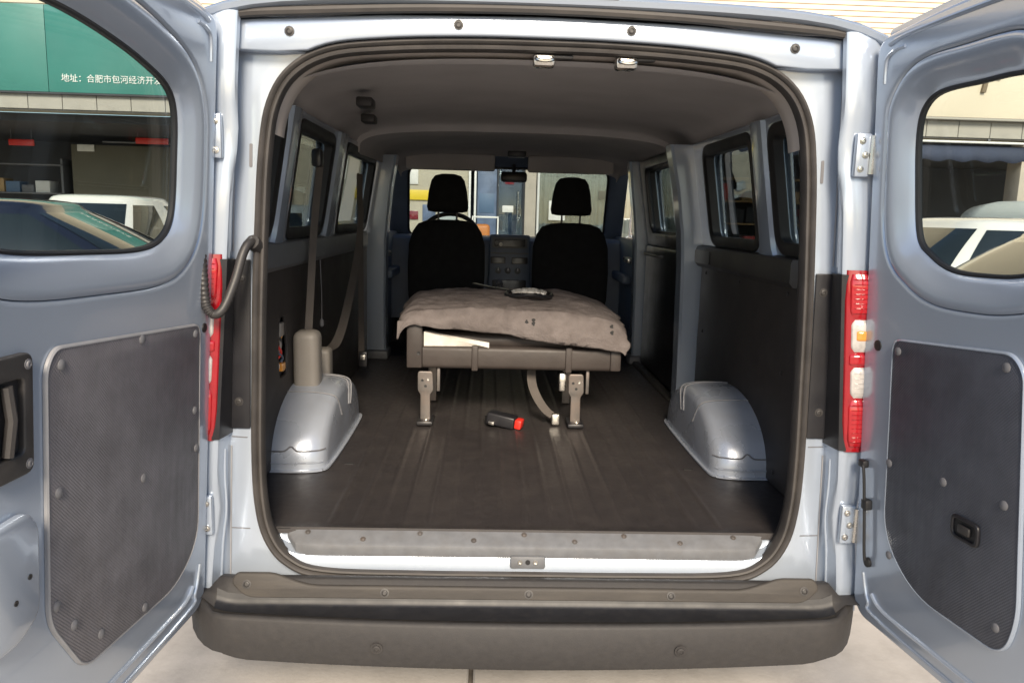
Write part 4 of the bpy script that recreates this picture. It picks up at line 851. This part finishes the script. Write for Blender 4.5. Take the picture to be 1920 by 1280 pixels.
# ================================================================ scooters
def scooter(loc, rz, m, label, canopy=False):
    t = thing('scooter', loc, label, 'scooter'); t.rotation_euler.z = rz
    def P(o): o.parent = t; o.matrix_parent_inverse = Matrix.Identity(4); return o
    for y in (-.62, .62): P(wheel('wheel', (0, y, .22), .22, .09, None))
    P(box('foot_board', (-.15, -.30, .26), (.15, .38, .34), m, None, .04)); P(loft('rear_body', [[(-w, -.70, z0), (w, -.70, z0), (w*.8, -.75, z1), (-w*.8, -.75, z1)] if k == 0 else [(-w, -.12, z0), (w, -.12, z0), (w*.9, -.15, z1), (-w*.9, -.15, z1)] for k, w, z0, z1 in ((0, .10, .48, .66), (1, .16, .30, .70))], m))
    P(box('saddle', (-.14, -.78, .68), (.14, -.05, .78), 'black', None, .04, 3)); P(loft('front_shield', [[(-.17, .42, .30), (.17, .42, .30), (.17, .46, .30), (-.17, .46, .30)], [(-.20, .50, .60), (.20, .50, .60), (.20, .55, .60), (-.20, .55, .60)], [(-.12, .44, .95), (.12, .44, .95), (.12, .50, .95), (-.12, .50, .95)]], m))
    P(tube('handlebar', smooth([(-.33, .30, 1.02), (-.15, .40, 1.02), (0, .42, 1.0), (.15, .40, 1.02), (.33, .30, 1.02)], 4), .014, 'black')); P(tube('fork', [(0, .62, .22), (0, .44, .98)], .03, 'black'))
    P(box('tail_lamp', (-.06, -.79, .56), (.06, -.74, .63), 'red', None, .01))
    if canopy:
        rings = []
        for i in range(15):
            a = math.pi*i/14; rings.append([(.48*math.cos(a), y, 1.50+.36*math.sin(a)*k) for y, k in ((-.85, .75), (-.5, .95), (0, 1), (.4, 1), (.75, .85))])
        o = P(loft('rain_canopy', rings, 'cargrey', None, rclosed=False, ang=70)); o.modifiers.new('t', 'SOLIDIFY').thickness = .006
        for sx in (-.3, .3): P(tube('canopy_pole', [(sx*.6, .42, .95), (sx, .4, 1.60)], .012, 'chrome'))
        P(tube('canopy_pole', [(0, -.72, .7), (0, -.75, 1.72)], .012, 'chrome'))
    return t
scooter((8.0, 9.6, GZ), R(10), 'carwhite', 'scooter with a domed grey rain canopy under the awning', True)
scooter((-1.62, 10.6, GZ), R(20), 'redplastic', 'red scooter parked in front of the cream shop wall')
scooter((-1.25, 9.6, GZ), R(75), 'cargrey', 'grey scooter parked crosswise behind the red scooter')
yb = tag(box('banner_board', (-2.6, SY+.26, 1.80), (-1.05, SY+.29, 1.98), 'yellow', None, .004), 'yellow banner strip on the cream shop wall', 'banner')
tag(box('cardboard_box', (4.4, 8.0, GZ+.004), (5.1, 8.6, GZ+.55), 'card', None, .01), 'brown cardboard box lowest of the pile beside the white car', 'box')
tag(box('cardboard_box', (4.45, 8.05, GZ+.556), (5.0, 8.5, GZ+1.0), 'card', None, .01), 'brown cardboard box in the middle of the pile beside the white car', 'box')
wt = thing('work_table', (-.1, SY-1.0, GZ), 'white framed table with orange goods in front of the glass door', 'table')
box('table_top', (-.42, SY-1.2, GZ+1.38), (.02, SY-.8, GZ+1.41), 'alu', wt, .004)
for x in (-.42, 0): 
    for y in (SY-1.2, SY-.82): box('leg', (x, y, GZ), (x+.02, y+.02, GZ+1.38), 'alu', wt, .003)
box('shelf', (-.40, SY-1.18, GZ+1.0), (.0, SY-.82, GZ+1.02), 'alu', wt, .003)
tag(box('goods_bag', (-.38, SY-1.15, GZ+1.026), (-.12, SY-.9, GZ+1.28), 'orange', None, .06, 4), 'orange bag on the shelf of the white framed table', 'bag')
NOTE = [((-1.62, 2.08), (-1.44, 2.34), 'white', 'white notice sheet high on the cream shop wall'), ((-1.05, 1.40), (-.75, 1.70), 'cargrey', 'grey notice board on the cream shop wall beside the door posts'), ((-1.60, 1.45), (-1.44, 1.60), 'darkred', 'dark red poster on the cream shop wall under the yellow banner'), ((-1.36, 1.42), (-1.12, 1.72), 'poster', 'dark blue poster on the cream shop wall beside the red poster')]
for (x0, z0), (x1, z1), m, lb in NOTE: tag(box('wall_notice', (x0, SY+.27, z0), (x1, SY+.297, z1), m, None, .003), lb, 'notice')
for (x0, z0), (x1, z1), m, lb in (((.95, 1.5), (1.25, 1.85), 'white', 'white paper stuck on the curtained shop window'), ((1.85, 1.9), (1.98, 2.05), 'olive', 'olive sticker on the curtained shop window'), ((.14, 2.12), (.30, 2.22), 'darkred', 'dark red sticker on the glass shop door'), ((.10, 1.62), (.30, 1.74), 'white', 'white sticker on the glass shop door')):
    tag(box('window_sticker', (x0, SY+.205, z0), (x1, SY+.212, z1), m, None, .002), lb, 'sticker')
ac = thing('outdoor_unit', (1.55, SY-.3, GZ), 'white air conditioner unit on the ground before the shop window', 'air conditioner')
box('casing', (1.15, SY-.45, GZ+.06), (1.95, SY-.12, GZ+.62), 'white', ac, .02)
lathe('fan_grille', [(.002, .012), (.05, .012), (.05, .006), (.22, .006), (.22, .012), (.24, .010), (.24, 0)], (1.45, SY-.452, GZ+.34), (0, -1, 0), 'dark', ac, 24)
for x in (1.25, 1.80): box('foot', (x, SY-.45, GZ+.002), (x+.06, SY-.12, GZ+.062), 'dark', ac, .005)
tube('gas_pipe', smooth([(.74, SY+.10, GZ+.1), (.74, SY+.10, 2.2), (.74, SY+.12, 3.1)], 3), .018, 'alu', shop)
car((-3.0, 9.4, GZ), R(-6), 'cargrey', 'light grey car parked facing the cream shop wall ahead of the van', 4.2, 1.74, 1.5)
